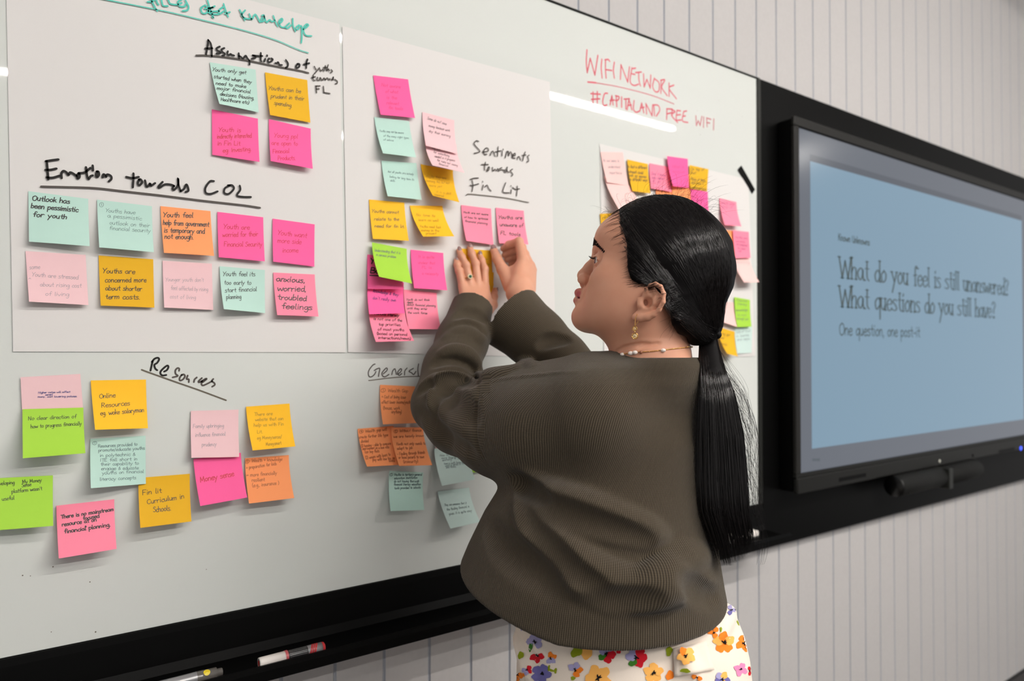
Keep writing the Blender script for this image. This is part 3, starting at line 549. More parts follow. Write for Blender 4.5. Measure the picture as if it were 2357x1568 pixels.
NOTES = [
('teal', 0, 1, ((1422, 422), (1733, 472), (1755, 763), (1488, 704)), 'k', 0.75, 17, [(1440, 478, 1668, 502, 'Youth only get'), (1452, 525, 1705, 566, 'started when they'), (1465, 570, 1668, 596, 'need to make'), (1472, 604, 1698, 632, 'major financial'), (1492, 645, 1722, 676, 'decisions (Housing,'), (1497, 683, 1688, 706, 'Healthcare etc)')], 'mint note reading Youth only get started, curled at its lower left'),
('amber', 0, 1, ((1797, 490), (2083, 543), (2105, 832), (1832, 780)), 'k', 0.6, 20, [(1820, 606, 2040, 632, 'Youths can be'), (1836, 662, 2062, 682, 'prudent in their'), (1856, 708, 1980, 728, 'spending.')], 'amber note under the Assumptions heading reading Youths can be prudent'),
('hot', 0, 1, ((1437, 741), (1749, 805), (1760, 1098), (1440, 1050)), 'r', 0.75, 21, [(1480, 893, 1632, 896, 'Youth is'), (1470, 940, 1706, 932, 'indirectly interested'), (1472, 986, 1628, 986, 'in Fin Lit'), (1508, 1036, 1704, 1022, 'eg: Investing.')], 'hot pink note with red writing about Investing, under the curled mint note'),
('hot', 0, 1, ((1823, 808), (2107, 872), (2121, 1145), (1836, 1092)), 'r', 0.6, 21, [(1858, 930, 2020, 938, 'Young ppl'), (1842, 982, 2020, 986, 'are open to'), (1850, 1040, 1962, 1036, 'Financial'), (1882, 1086, 2004, 1086, 'Products.')], 'hot pink note reading Young ppl, below the amber note Youths can be prudent'),
('teal', 0, 2, ((192, 295), (598, 347), (608, 668), (197, 637)), 'k', 1.1, 23, [(216, 356, 470, 378, 'Outlook has'), (208, 408, 528, 436, 'been pessimistic'), (220, 466, 452, 484, 'for youth')], 'mint note with bold writing Outlook has been pessimistic for youth'),
('teal', 0, 2, ((658, 352), (1030, 397), (1043, 709), (673, 676)), 'd', 0.38, 19, [(676, 396, 702, 396, '@'), (714, 436, 916, 452, 'Youths have'), (726, 472, 960, 492, 'a pessimistic'), (740, 520, 1018, 540, 'outlook on their'), (738, 556, 1022, 576, 'financial security')], 'mint note with thin writing Youths have a pessimistic outlook, marked with a circled number'),
('orange', 0, 2, ((1088, 396), (1427, 430), (1452, 734), (1112, 713)), 'k', 0.95, 24, [(1106, 470, 1308, 474, 'Youth feel'), (1106, 522, 1420, 536, 'help from government'), (1112, 574, 1390, 582, 'is temporary and'), (1116, 616, 1312, 622, 'not enough.')], 'orange note in the Emotions row reading Youth feel help from government'),
('hot', 0, 2, ((1474, 435), (1785, 472), (1796, 771), (1484, 743)), 'r', 0.75, 23, [(1514, 550, 1692, 556, 'Youth are'), (1508, 606, 1750, 600, 'worried for their'), (1518, 670, 1778, 670, 'Financial Security')], 'hot pink note reading Youth are worried for their Financial Security'),
('hot', 0, 2, ((1849, 481), (2134, 520), (2132, 807), (1853, 773)), 'r', 0.7, 23, [(1882, 590, 2080, 612, 'Youth want'), (1880, 644, 2042, 654, 'more side'), (1912, 710, 2022, 710, 'income')], 'hot pink note reading Youth want more side income, last in the upper Emotions row'),
('pale', 0, 2, ((173, 701), (581, 727), (600, 1068), (197, 1044)), 'f', 0.4, 20, [(198, 824, 270, 822, 'some'), (194, 892, 212, 892, '^'), (214, 872, 530, 894, 'Youth are stressed'), (268, 940, 552, 950, 'about rising cost'), (302, 1004, 466, 1008, 'of living')], 'pale pink note reading some Youth are stressed, below the Outlook note'),
('amber', 0, 2, ((669, 731), (1039, 757), (1047, 1085), (683, 1071)), 'k', 0.75, 23, [(694, 850, 914, 856, 'Youths are'), (710, 914, 992, 912, 'concerned more'), (712, 968, 962, 972, 'about shorter'), (712, 1026, 948, 1030, 'term costs.')], 'amber note reading Youths are concerned more about shorter term costs'),
('pale', 0, 2, ((1102, 766), (1437, 787), (1446, 1101), (1114, 1084)), 'f', 0.33, 19, [(1122, 906, 1380, 910, "Younger youth don't"), (1156, 964, 1410, 974, 'feel affected by rising'), (1150, 1022, 1326, 1028, 'cost of living')], "pale pink note with faint writing Younger youth don't feel affected"),
('teal', 0, 2, ((1489, 804), (1796, 830), (1798, 1122), (1518, 1095)), 'k', 0.7, 21, [(1512, 870, 1730, 872, 'Youth feel its'), (1522, 928, 1704, 930, 'too early to'), (1528, 982, 1742, 972, 'start financial'), (1536, 1028, 1636, 1024, 'planning')], 'mint note reading Youth feel its too early to start financial planning'),
('coral', 0, 2, ((1853, 847), (2134, 860), (2160, 1145), (1880, 1135)), 'k', 1.25, 26, [(1872, 906, 2070, 916, 'anxious,'), (1882, 972, 2078, 976, 'worried,'), (1882, 1030, 2080, 1040, 'troubled'), (1908, 1092, 2118, 1100, 'feelings')], 'coral pink note with bold writing anxious, worried, troubled feelings'),
('pale', 0, 3, ((148, 215), (580, 191), (606, 520), (163, 545)), 'b', 0.4, 9, [(272, 332, 505, 326, 'Higher rates will affect'), (322, 348, 376, 345, 'current'), (268, 362, 556, 358, 'many, cost lowering policies.')], 'pale pink note with small blue writing, tucked behind the green note below it', 0.0035),
('lime', 2, 3, ((162, 446), (602, 434), (617, 763), (165, 800)), 'k', 0.5, 20, [(202, 530, 552, 514, 'No clear direction of'), (220, 590, 592, 566, 'how to progress financially')], 'lime green note reading No clear direction of how to progress financially'),
('yellow', 0, 3, ((655, 238), (1054, 232), (1068, 583), (687, 594)), 'k', 0.65, 24, [(718, 372, 834, 362, 'Online'), (732, 438, 938, 420, 'Resources'), (724, 494, 1042, 468, 'eg. woke salaryman')], 'amber note reading Online Resources, left of the Resources heading'),
('teal', 0, 3, ((652, 660), (1051, 637), (1053, 985), (656, 1016)), 'd', 0.42, 17, [(670, 702, 698, 702, '@'), (708, 726, 992, 710, 'Resources provided to'), (710, 758, 1046, 738, 'promote/educate youths'), (718, 796, 976, 784, 'in polytechnic &'), (722, 830, 990, 818, 'ITE fall short in'), (724, 860, 1002, 848, 'their capability to'), (728, 892, 1000, 882, 'engage & educate'), (734, 922, 1038, 906, 'youths on financial'), (716, 966, 980, 952, 'literacy concepts')], 'mint note with many lines reading Resources provided to promote and educate youths'),
('amber', 2, 3, ((999, 942), (1370, 912), (1382, 1256), (1013, 1303)), 'k', 0.7, 26, [(1030, 1072, 1168, 1054, 'Fin lit'), (1064, 1138, 1334, 1094, 'Curriculum in'), (1106, 1194, 1236, 1180, 'Schools.')], 'amber note reading Fin lit Curriculum in Schools, overlapping the mint Resources note'),
('lime', 0, 3, ((-55, 946), (382, 924), (384, 1288), (-48, 1322)), 'k', 0.5, 20, [(-40, 1000, 102, 990, 'developing'), (156, 986, 300, 972, 'My Money'), (154, 1012, 224, 1004, 'Sense'), (80, 1058, 304, 1036, "platform wasn't"), (12, 1114, 102, 1104, 'useful')], "lime green note at the picture's left edge about the My Money Sense platform"),
('coral', 0, 3, ((406, 1143), (825, 1096), (842, 1454), (424, 1524)), 'k', 0.95, 20, [(442, 1244, 824, 1186, 'There is no mainstream'), (598, 1256, 718, 1236, 'focused'), (448, 1300, 698, 1264, 'resource at on'), (612, 1306, 624, 1306, '^'), (464, 1352, 802, 1300, 'financial planning.')], 'coral pink note lowest on the board reading There is no mainstream resource'),
('pale', 0, 3, ((1378, 458), (1722, 449), (1727, 790), (1382, 797)), 'f', 0.45, 19, [(1394, 584, 1616, 578, 'Family upbringing'), (1410, 648, 1628, 638, 'influence financial'), (1456, 716, 1562, 712, 'prudency')], 'pale pink note reading Family upbringing, above the note Money sense'),
('hot', 2, 3, ((1396, 805), (1738, 760), (1785, 1083), (1446, 1145)), 'r', 1.0, 28, [(1450, 980, 1696, 932, 'Money sense')], 'hot pink note reading Money sense in red'),
('yellow', 0, 3, ((1776, 428), (2090, 405), (2132, 714), (1824, 744)), 'y', 0.6, 17, [(1838, 498, 1970, 490, 'There are'), (1846, 536, 2050, 526, 'website that can'), (1836, 576, 2052, 566, 'help us with Fin'), (1860, 626, 1900, 622, 'Lit.'), (1858, 668, 2036, 658, 'eg Moneysense/'), (1918, 712, 2030, 702, 'Moneysmart')], 'yellow note with faint writing above the orange note at the right of the Resources group'),
('orange', 0, 3, ((1769, 800), (2085, 777), (2124, 1087), (1798, 1127)), 'o', 0.6, 18, [(1774, 836, 1800, 834, '$'), (1818, 832, 2040, 818, 'Wealth + knowledge'), (1782, 884, 2000, 852, '+ preparation for kids'), (1786, 940, 2004, 922, '= more financially'), (1822, 976, 1916, 970, 'resilient'), (1824, 1014, 2020, 994, '(e.g., insurance )')], 'orange note beside Money sense reading Wealth plus knowledge'),
('hot', 0, 4, ((146, 124), (446, 159), (505, 491), (210, 463)), 'h', 0.6, 20, [(215, 218, 380, 236, 'Not aware'), (250, 272, 360, 280, 'of what'), (258, 324, 350, 330, 'is the'), (260, 372, 366, 380, 'relevant'), (275, 414, 400, 424, 'fin tools')], 'hot pink note at the top of the middle flipchart sheet'),
('teal', 0, 4, ((155, 482), (455, 520), (515, 831), (230, 795)), 'd', 0.32, 13, [(205, 606, 412, 626, 'Youths may not be aware'), (238, 648, 458, 670, 'of the many right types'), (238, 682, 325, 690, 'of advice')], 'mint note directly below the topmost hot pink note of the middle sheet'),
('pale', 0, 4, ((568, 440), (842, 512), (868, 800), (600, 730)), 'k', 0.45, 16, [(610, 500, 776, 552, 'Some do not save'), (625, 564, 808, 608, 'money because work'), (626, 608, 812, 656, 'day their earning')], 'pale pink note, upper of two overlapping pale ones, above the amber curled note'),
('pale', 2, 4, ((588, 668), (860, 718), (930, 962), (655, 898)), 'k', 0.4, 15, [(650, 744, 824, 782, 'They learn to save'), (672, 786, 810, 822, 'for something'), (682, 824, 860, 864, 'needed so it prepares'), (700, 858, 876, 908, 'for rainy not saving'), (708, 892, 795, 914, 'financial.')], 'pale pink note, lower of two overlapping pale ones, touching the amber curled note'),
('amber', 0, 4, ((553, 888), (830, 940), (886, 1216), (660, 1160)), 'y', 0.5, 15, [(610, 996, 780, 1016, 'Maybe they are'), (612, 1036, 810, 1058, 'learning this but not'), (635, 1076, 745, 1088, 'more yet'), (690, 1132, 820, 1150, 'it is a skill'), (670, 1156, 750, 1172, 'required')], 'amber curled note beneath the pair of pale pink notes'),
('teal', 0, 4, ((217, 858), (517, 880), (563, 1195), (270, 1163)), 'd', 0.32, 13, [(275, 958, 495, 982, 'Not all youths are actively'), (288, 1000, 500, 1030, 'looking for long term fin'), (295, 1034, 335, 1040, 'skills')], 'mint note left of the amber curled note on the middle sheet'),
('yellow', 0, 4, ((110, 1191), (413, 1219), (452, 1547), (143, 1530)), 'k', 0.65, 20, [(134, 1302, 368, 1314, 'Youths cannot'), (155, 1372, 370, 1374, 'relate to the'), (158, 1432, 420, 1436, 'need for fin lit.')], 'yellow note reading Youths cannot relate to the need for fin lit'),
('yellow', 0, 4, ((460, 1243), (740, 1247), (842, 1508), (575, 1510)), 'y', 0.55, 16, [(525, 1332, 690, 1340, 'No time to'), (545, 1374, 720, 1380, 'learn as well'), (555, 1430, 735, 1440, 'Youths need fast'), (565, 1464, 718, 1470, 'money in the'), (600, 1492, 690, 1494, 'present')], 'yellow strongly curled note right of the note Youths cannot relate'),
('coral', 0, 5, ((997, 132), (1280, 167), (1304, 512), (1046, 472)), 'k', 0.75, 14, [(1018, 208, 1254, 232, 'Youth are not aware'), (1028, 254, 1252, 274, 'of how to optimise'), (1036, 292, 1248, 318, 'financial planning')], 'coral pink note with small writing right above the hand wearing the ring'),
('coral', 0, 5, ((1325, 157), (1591, 187), (1635, 507), (1360, 495)), 'k', 1.25, 24, [(1352, 262, 1580, 268, 'Youths are'), (1364, 332, 1590, 342, 'unaware of'), (1370, 412, 1562, 428, 'FL tools')], 'coral pink note with bold writing Youths are unaware of FL tools'),
('hot', 0, 5, ((107, 602), (430, 640), (455, 930), (112, 930)), 'k', 1.9, 36, [(138, 690, 300, 690, 'Youth'), (134, 776, 330, 790, 'Basic'), (134, 800, 330, 812, '~')], 'hot pink note with very bold black letters, mostly behind the lime green note'),
('hot', 1, 5, ((108, 835), (453, 868), (462, 1160), (124, 1170)), 'p', 0.75, 22, [(162, 892, 400, 924, 'Youths have limited'), (166, 960, 408, 1002, 'knowledge & they'), (160, 1028, 384, 1052, "don't really own")], 'hot pink note with purple writing about limited knowledge, below the lime note'),
('lime', 4, 5, ((150, 487), (480, 548), (530, 878), (217, 813)), 'g', 0.5, 17, [(182, 570, 424, 598, 'Understanding that it is'), (200, 612, 386, 636, 'a serious problem')], 'lime green note stuck over the very bold hot pink note on the middle sheet'),
('coral', 0, 5, ((450, 935), (765, 968), (804, 1313), (500, 1310)), 'k', 0.65, 15, [(482, 1040, 702, 1044, 'Youth do not think'), (490, 1066, 548, 1066, 'deeply'), (488, 1088, 762, 1100, 'about financial planning'), (490, 1122, 682, 1130, 'until they enter'), (495, 1164, 680, 1170, 'the work force')], 'coral pink note reading Youth do not think deeply about financial planning'),
('coral', 3, 5, ((114, 1098), (460, 1126), (550, 1422), (187, 1432)), 'k', 0.75, 19, [(156, 1172, 416, 1194, 'Financial literacy'), (174, 1224, 448, 1242, 'is not one of the'), (222, 1278, 432, 1284, 'top priorities'), (212, 1326, 466, 1332, 'of most youths'), (200, 1366, 492, 1376, '(based on personal'), (210, 1406, 522, 1414, 'interactions/news)')], 'coral pink note reading Financial literacy is not one of the top priorities'),
('hot', 0, 5, ((518, 556), (827, 588), (864, 942), (550, 922)), 'h', 0.6, 18, [(588, 634, 742, 640, 'It is quite'), (590, 690, 750, 696, 'unclear that'), (625, 734, 720, 738, 'FL is'), (625, 792, 785, 800, 'a necessity')], 'hot pink note left of the hand wearing the ring'),
('amber', 0, 5, ((1000, 545), (1283, 565), (1306, 900), (1030, 880)), 'y', 0.5, 18, [(1160, 650, 1250, 655, 'know'), (1180, 700, 1268, 705, 'where')], 'amber note being pressed on the sheet under both hands'),
('amber', 1, 5, ((1012, 762), (1306, 772), (1298, 1062), (1030, 1060)), 'y', 0.5, 18, [], 'amber note below the pressed one, mostly hidden by the hand wearing the ring'),
('orange', 0, 6, ((280, 246), (580, 260), (612, 574), (304, 586)), 'o', 0.7, 20, [(292, 308, 330, 306, '@'), (348, 310, 524, 312, 'Wealth Gap'), (300, 364, 508, 368, '+ Cost of living issue'), (300, 410, 560, 412, 'affect lower income/youths'), (312, 462, 455, 462, '(house, work'), (380, 494, 470, 494, 'anything)')], 'orange note marked Wealth Gap beneath the General heading'),
('orange', 0, 6, ((600, 245), (880, 255), (905, 560), (625, 570)), 'o', 0.6, 18, [], 'orange note almost wholly hidden behind the elbow'),
('orange', 0, 6, ((87, 625), (395, 600), (445, 935), (167, 950)), 'o', 0.7, 18, [(105, 662, 140, 660, '%'), (155, 660, 340, 640, 'Wealth gap will'), (108, 712, 355, 690, 'create further life type'), (125, 750, 190, 744, 'divided'), (128, 790, 380, 765, '(1) housing - able to compare'), (140, 812, 365, 796, 'improvement on a loan rate'), (158, 840, 280, 830, 'can buy flats'), (160, 890, 375, 858, '(2) wages with loans to'), (218, 906, 410, 888, 'pay with low tax on'), (355, 912, 410, 908, 'loans)')], 'orange note with a circled number, left of two overlapping orange notes'),
('orange', 2, 6, ((372, 612), (648, 612), (729, 937), (443, 944)), 'o', 0.7, 18, [(405, 660, 436, 658, '$'), (450, 656, 640, 650, 'Without finance'), (405, 708, 670, 696, 'we are heavily known'), (430, 772, 685, 766, 'Youth not only needs to'), (436, 810, 570, 802, 'adapt to job'), (436, 858, 676, 842, '- Finding through friends'), (445, 886, 665, 880, 'or have parents to save'), (480, 922, 608, 916, '(insecurity)')], 'orange note overlapping its left neighbour, just below the elbow'),
('teal', 0, 6, ((360, 985), (652, 1000), (660, 1322), (370, 1332)), 'd', 0.55, 15, [(368, 1030, 392, 1030, '@'), (402, 1030, 642, 1028, 'Youths in tertiary-general'), (405, 1062, 605, 1056, 'education institution'), (405, 1090, 622, 1088, 'do not having thorough'), (405, 1118, 638, 1114, 'financial literacy education'), (410, 1150, 636, 1142, 'tools provided to schools')], 'mint note below the overlapping orange notes'),
('blush', 0, 6, ((738, 640), (1010, 600), (1050, 880), (775, 920)), 'f', 0.4, 14, [], 'pale pink note peeping out below the upper arm behind a pale mint note'),
('ice', 2, 6, ((745, 795), (1030, 760), (1095, 1060), (812, 1115)), 'd', 0.4, 14, [(800, 866, 930, 856, 'How to fund'), (816, 890, 980, 880, 'more finance for'), (822, 908, 1000, 888, 'learning? It is an'), (840, 938, 1020, 922, 'have a youth forum that'), (848, 956, 1030, 932, 'want a series of finlit'), (855, 970, 940, 962, 'and thinks')], 'pale mint note hanging below the upper arm'),
('lime', 0, 6, ((1040, 700), (1320, 660), (1345, 960), (1066, 1004)), 'g', 0.5, 14, [], 'lime green note shaded under the upper arm, lower edge showing'),
('ice', 0, 6, ((775, 1165), (1045, 1130), (1140, 1425), (885, 1483)), 'd', 0.4, 15, [(845, 1296, 1035, 1278, 'They are unaware that it'), (865, 1336, 1060, 1306, 'the finding financial is'), (882, 1374, 1080, 1342, 'given it is quite easy')], 'pale mint note lowest right, beside the hanging front of the cardigan'),
('blush', 0, 7, ((508, 962), (690, 965), (738, 1240), (560, 1210)), 'f', 0.6, 16, [(530, 1040, 662, 1046, 'No one seems to'), (572, 1092, 668, 1094, 'understand'), (580, 1140, 682, 1144, 'importance')], 'pale pink note at the top left corner of the far sheet'),
('blush', 2, 7, ((535, 1160), (715, 1185), (905, 1450), (690, 1480)), 'f', 0.5, 16, [], 'long curled pale pink note above the forehead'),
('amber', 1, 7, ((726, 1023), (895, 1060), (918, 1303), (768, 1282)), 'k', 0.8, 17, [(730, 1090, 888, 1102, 'In fact a different'), (730, 1130, 858, 1144, 'outreach could'), (738, 1160, 885, 1176, 'such as games'), (750, 1196, 895, 1204, 'in different ways')], 'amber note with dark writing second from the left on the far sheet'),
('coral', 0, 7, ((908, 1054), (1075, 1085), (1090, 1290), (922, 1260)), 'p', 0.7, 16, [(925, 1148, 1040, 1162, 'Don t know'), (930, 1180, 1030, 1190, 'any about'), (935, 1216, 1000, 1216, 'FL at')], 'coral pink note between the amber and the hot pink note on the far sheet'),
('hot', 3, 7, ((1053, 995), (1222, 1018), (1230, 1257), (1102, 1242)), 'h', 0.6, 16, [(1095, 1090, 1190, 1096, 'What is'), (1100, 1130, 1200, 1136, 'known')], 'hot pink note standing highest in the row on the far sheet'),
('amber', 1, 7, ((1237, 1068), (1393, 1103), (1380, 1285), (1245, 1262)), 'k', 0.75, 18, [(1245, 1114, 1355, 1118, 'On top of'), (1242, 1142, 1290, 1146, 'that'), (1245, 1194, 1365, 1206, 'Things of these'), (1250, 1222, 1350, 1234, 'also have it'), (1250, 1262, 1372, 1276, 'awareness')], 'amber note right of the highest hot pink note on the far sheet'),
('orange', 0, 7, ((958, 1215), (1120, 1245), (1135, 1480), (975, 1450)), 'o', 0.6, 16, [], 'orange note just above the crown of the head, left one of two'),
('orange', 1, 7, ((1085, 1120), (1240, 1145), (1255, 1400), (1100, 1375)), 'o', 0.6, 16, [], 'orange note just above the crown of the head, right one of two'),
('hot', 2, 7, ((1247, 1262), (1387, 1290), (1397, 1510), (1252, 1482)), 'h', 0.6, 16, [], 'hot pink note just above the back of the head'),
('coral', 0, 8, ((327, 192), (460, 222), (500, 413), (368, 402)), 'p', 0.5, 14, [(345, 234, 445, 248, 'youth save'), (350, 262, 430, 274, 'only if')], 'coral pink note behind the back of the head, on its own'),
('amber', 0, 7, ((503, 1468), (662, 1462), (690, 1690), (528, 1700)), 'k', 0.7, 20, [(520, 1520, 640, 1505, 'If that'), (528, 1560, 640, 1545, 'only is')], 'amber note in front of the forehead on the far sheet'),
('orange', 0, 8, ((300, 436), (436, 448), (458, 656), (320, 650)), 'o', 0.5, 14, [], 'orange sliver of a note behind the back of the head'),
('coral', 2, 8, ((433, 443), (558, 457), (572, 660), (452, 662)), 'p', 0.55, 13, [(450, 505, 545, 515, 'Youths are'), (455, 535, 530, 545, 'currently'), (460, 560, 545, 572, 'not prepared'), (468, 592, 530, 598, 'to save'), (470, 612, 500, 614, 'up')], 'coral pink note over the orange sliver near the black panel'),
('blush', 0, 8, ((432, 640), (560, 648), (640, 850), (520, 853)), 'f', 0.4, 12, [(470, 700, 575, 706, 'learning')], 'pale pink note curling over the edge of the far sheet'),
('blush', 0, 8, ((320, 1000), (440, 1012), (468, 1204), (350, 1164)), 'f', 0.4, 12, [], 'pale pink note left of the lime green one beside the hair tie'),
('lime', 1, 8, ((445, 968), (567, 990), (579, 1201), (466, 1203)), 'g', 0.6, 15, [(460, 1000, 545, 1008, 'Financial'), (470, 1030, 545, 1036, 'literacy'), (462, 1080, 550, 1078, 'knowledge'), (470, 1115, 540, 1120, 'is not'), (465, 1145, 555, 1152, 'enough yet')], 'lime green note on the far sheet above the hair tie'),
('amber', 2, 8, ((310, 1200), (447, 1240), (472, 1435), (388, 1412)), 'k', 0.6, 15, [(325, 1256, 415, 1276, 'Young ppl'), (335, 1292, 375, 1300, 'need'), (350, 1340, 400, 1352, 'help')], 'amber note right of the hair tie'),
('ice', 0, 8, ((443, 1212), (585, 1198), (580, 1405), (465, 1412)), 'd', 0.5, 14, [(455, 1252, 570, 1240, 'Lack of trust'), (458, 1284, 560, 1274, 'in banks'), (465, 1312, 565, 1302, 'and apps')], 'pale mint note at the lower right of the far sheet'),
('coral', 0, 8, ((8, 1200), (170, 1225), (192, 1312), (30, 1330)), 'p', 0.5, 14, [], 'coral pink note glimpsed through the gap under the hair tie'),
]
for nt in NOTES: note(*nt)
# ================================================================== the wall display
TY = -0.058                                       # its glass
M_tvf = mat('display_frame', srgb(26, 25, 23), 0.42, spec=0.2); M_tvb = mat('display_bar', srgb(22, 22, 20), 0.45, spec=0.2)
M_scr = mat('screen_border', srgb(20, 22, 24), 0.18, spec=0.5, emit=srgb(118, 124, 136), power=0.50)
M_slide = mat('screen_slide', srgb(20, 22, 24), 0.18, spec=0.5, emit=srgb(144, 178, 202), power=0.54)
M_shade = mat('screen_shadow_bar', srgb(20, 22, 24), 0.18, emit=srgb(98, 104, 116), power=0.50)
M_txt = mat('screen_text', srgb(44, 50, 50), 0.5, spec=0.2, emit=srgb(88, 102, 104), power=0.42)
tv = empty('display', WY(2100, 1100, 0)); tag(tv, 'large wall-mounted touch display showing a pale blue slide of questions', 'display')
yf = TY - 0.006
x0 = WY(1831, 700, yf)[0]; z1 = WY(1830.5, 266, yf)[2]; z0 = WY(1834, 1138.5, yf)[2]
sx0 = WY(1838, 700, TY)[0]; sz1 = WY(1837, 294, TY)[2]; sz0 = WY(1840, 1089.6, TY)[2]
sw = (sz1 - sz0) * 16 / 9; x1 = sx0 + sw + (sx0 - x0)
print('TV', x0, x1, z0, z1, 'screen h', sz1 - sz0)
mb = MB()
yr = TY + 0.006
mb.box((x0, yf, sz1 + 0.002), (x1, yr, z1), 0.0025); mb.box((x0, yf, sz0), (sx0, yr, sz1 + 0.002), 0.002); mb.box((x1 - (sx0 - x0), yf, sz0), (x1, yr, sz1 + 0.002), 0.002)
MB().box((x0 + 0.004, yr, z0 + 0.004), (x1 - 0.004, -0.0042, z1 - 0.004), 0.004).build('rear_housing', M_black, tv)
mb.build('frame', M_tvf, tv)
mb = MB().box((x0, yf - 0.004, z0), (x1, yr, sz0 - 0.012), 0.004); mb.box((x0, yf, sz0 - 0.012), (x1, yr, sz0), 0.0015)
mb.build('lower_bar', M_tvb, tv)
scr = MB().box((sx0, TY, sz0), (sx0 + sw, TY + 0.004, sz1)).build('screen', M_scr, tv)
lx0 = WY(1866.5, 700, TY)[0]; lz1 = WY(1865, 371, TY)[2]; lz0 = WY(1870, 1033, TY)[2]; lx1 = WY(2353.5, 700, TY)[0]
def flat(name, xa, za, xb, zb_, y, m, par): return MB().add([(xa, y, za), (xb, y, za), (xb, y, zb_), (xa, y, zb_)], [(0, 1, 2, 3)]).build(name, m, par)
flat('slide', lx0, lz0, lx1, lz1, TY - 0.0004, M_slide, scr)
zsh = WY(1865, 355, TY)[2]; flat('shadow_band', lx0, lz1, lx1, zsh, TY - 0.0004, M_shade, scr)  # shadow band above the slide, drawn as a darker screen colour
def screen_text(p0, p1, xh, text, w, nib=False, m=M_txt):
    a, b = WY(*p0, TY - 0.0012), WY(*p1, TY - 0.0012); st, L = layout(text, 0.0, 0.0); sx = np.linalg.norm(b - a) / L; d = (b - a) / np.linalg.norm(b - a)
    sy = (WY(p0[0], p0[1] - xh, TY)[2] - WY(*p0, TY)[2]) / 10.0; mb = MB()
    for s_ in st:
        P = [a + d * x * sx + np.array([0, 0, y * sy]) for x, y in s_]; ribbon(mb, P, np.array([0, -1.0, 0]), w, nib=nib)
        if nib:                                   # serifs on the upright strokes
            for (x, y), (x2, y2) in ((s_[0], s_[1]), (s_[-1], s_[-2])):
                if abs(y - y2) > 1.2 * abs(x - x2) and min(abs(y), abs(y - 10), abs(y - 17), abs(y - 18)) < 1.2:
                    c_ = a + d * x * sx + np.array([0, 0, y * sy]); ribbon(mb, [c_ - d * w * 1.1, c_ + d * w * 1.1], np.array([0, -1.0, 0]), w * 0.42)
    return mb.build('slide_text', m, scr)
screen_text((1930, 553), (2002, 565), 9, 'Known Unknowns', 0.0036)
screen_text((1932, 639), (2322, 680), 28, 'What do you feel is still unanswered?', 0.0085, True)
screen_text((1932, 706), (2292, 732), 28, 'What questions do you still have?', 0.0085, True)
screen_text((1932, 771), (2118, 776), 16, 'One question, one post-it', 0.0042)
# marks on the lower bar
M_led = mat('led_blue', (0.02, 0.03, 0.3, 1), 0.4, emit=(0.05, 0.1, 1, 1), power=2.0); M_dot = mat('button_light', srgb(190, 190, 180), 0.3)
yy = yf - 0.0045
p = WY(2163, 1062, yy); MB().lathe(p, (0, -1, 0), [(-0.001, 0.0), (-0.001, 0.007), (0.001, 0.006), (0.0015, 0.0)], 18).build('power_button', M_dot, tv, True)
p = WY(2350, 1032, yy); MB().lathe(p, (0, -1, 0), [(-0.001, 0.0), (-0.001, 0.009), (0.001, 0.008), (0.0015, 0.0)], 18).build('status_light', M_led, tv, True)
p = WY(2240, 1049, yy); MB().lathe(p, (0, -1, 0), [(-0.001, 0.0), (-0.001, 0.007), (0.001, 0.006), (0.0015, 0.0)], 18).build('sensor', M_black, tv, True)
for xa in (1932, 2300):
    a_, b_ = WY(xa, 1105 if xa < 2000 else 1040, yy), WY(xa + 50, 1095 if xa < 2000 else 1032, yy); MB().box((a_[0], yy - 0.0004, a_[2] - 0.006), (a_[0] + 0.16, yy + 0.002, a_[2] + 0.006), 0.0005).build('speaker_grille', M_black, tv)
mb = MB()
for k in range(5):                                 # small maker's mark, too blurred to read
    a_ = WY(1872 + 3.6 * k, 1061, TY - 0.001); ribbon(mb, [a_, a_ + np.array([0, 0, 0.006])], np.array([0, -1.0, 0]), 0.003)
mb.build('maker_mark', M_txt, scr)
# camera bar hanging below the display
cb = empty('camera_bar', WY(2200, 1110, -0.04)); tag(cb, 'round dark conference bar mounted under the display', 'camera bar')
yc = -0.070
a_ = WY(2058, 1120, yc); b_ = WY(2245, 1092, yc); b_[2] = a_[2]; r = 0.036
M_cb = mat('camera_bar_cloth', srgb(20, 20, 19), 0.7, spec=0.2); M_cl = mat('camera_bar_end', srgb(8, 8, 8), 0.3)
ax = (b_ - a_) / np.linalg.norm(b_ - a_); L = np.linalg.norm(b_ - a_)
MB().lathe(a_, ax, [(0, r * 0.97), (0.004, r), (L * 0.5, r), (L * 0.5 + 0.004, r * 0.9), (L * 0.56, r * 0.9), (L * 0.56 + 0.004, r), (L - 0.012, r), (L - 0.004, r * 0.9), (L, r * 0.6), (L + 0.001, 0)], 40).build('body', M_cb, cb, True)
MB().lathe(a_, ax, [(0.001, r * 0.97), (-0.003, r * 0.90), (-0.002, 0.0)], 40).build('end_cap', M_cl, cb, True)
c_ = a_ + ax * (L * 0.53); MB().box(c_ + [-0.02, -r - 0.004, -r - 0.004], c_ + [0.012, 0.066, r - 0.002], 0.003).build('bracket', M_rim, cb)
p = a_ + ax * 0.05 + np.array([0, -r * 0.8, -r * 0.62]); MB().ball(p, 0.003, 8).build('indicator', M_tvf, cb, True)
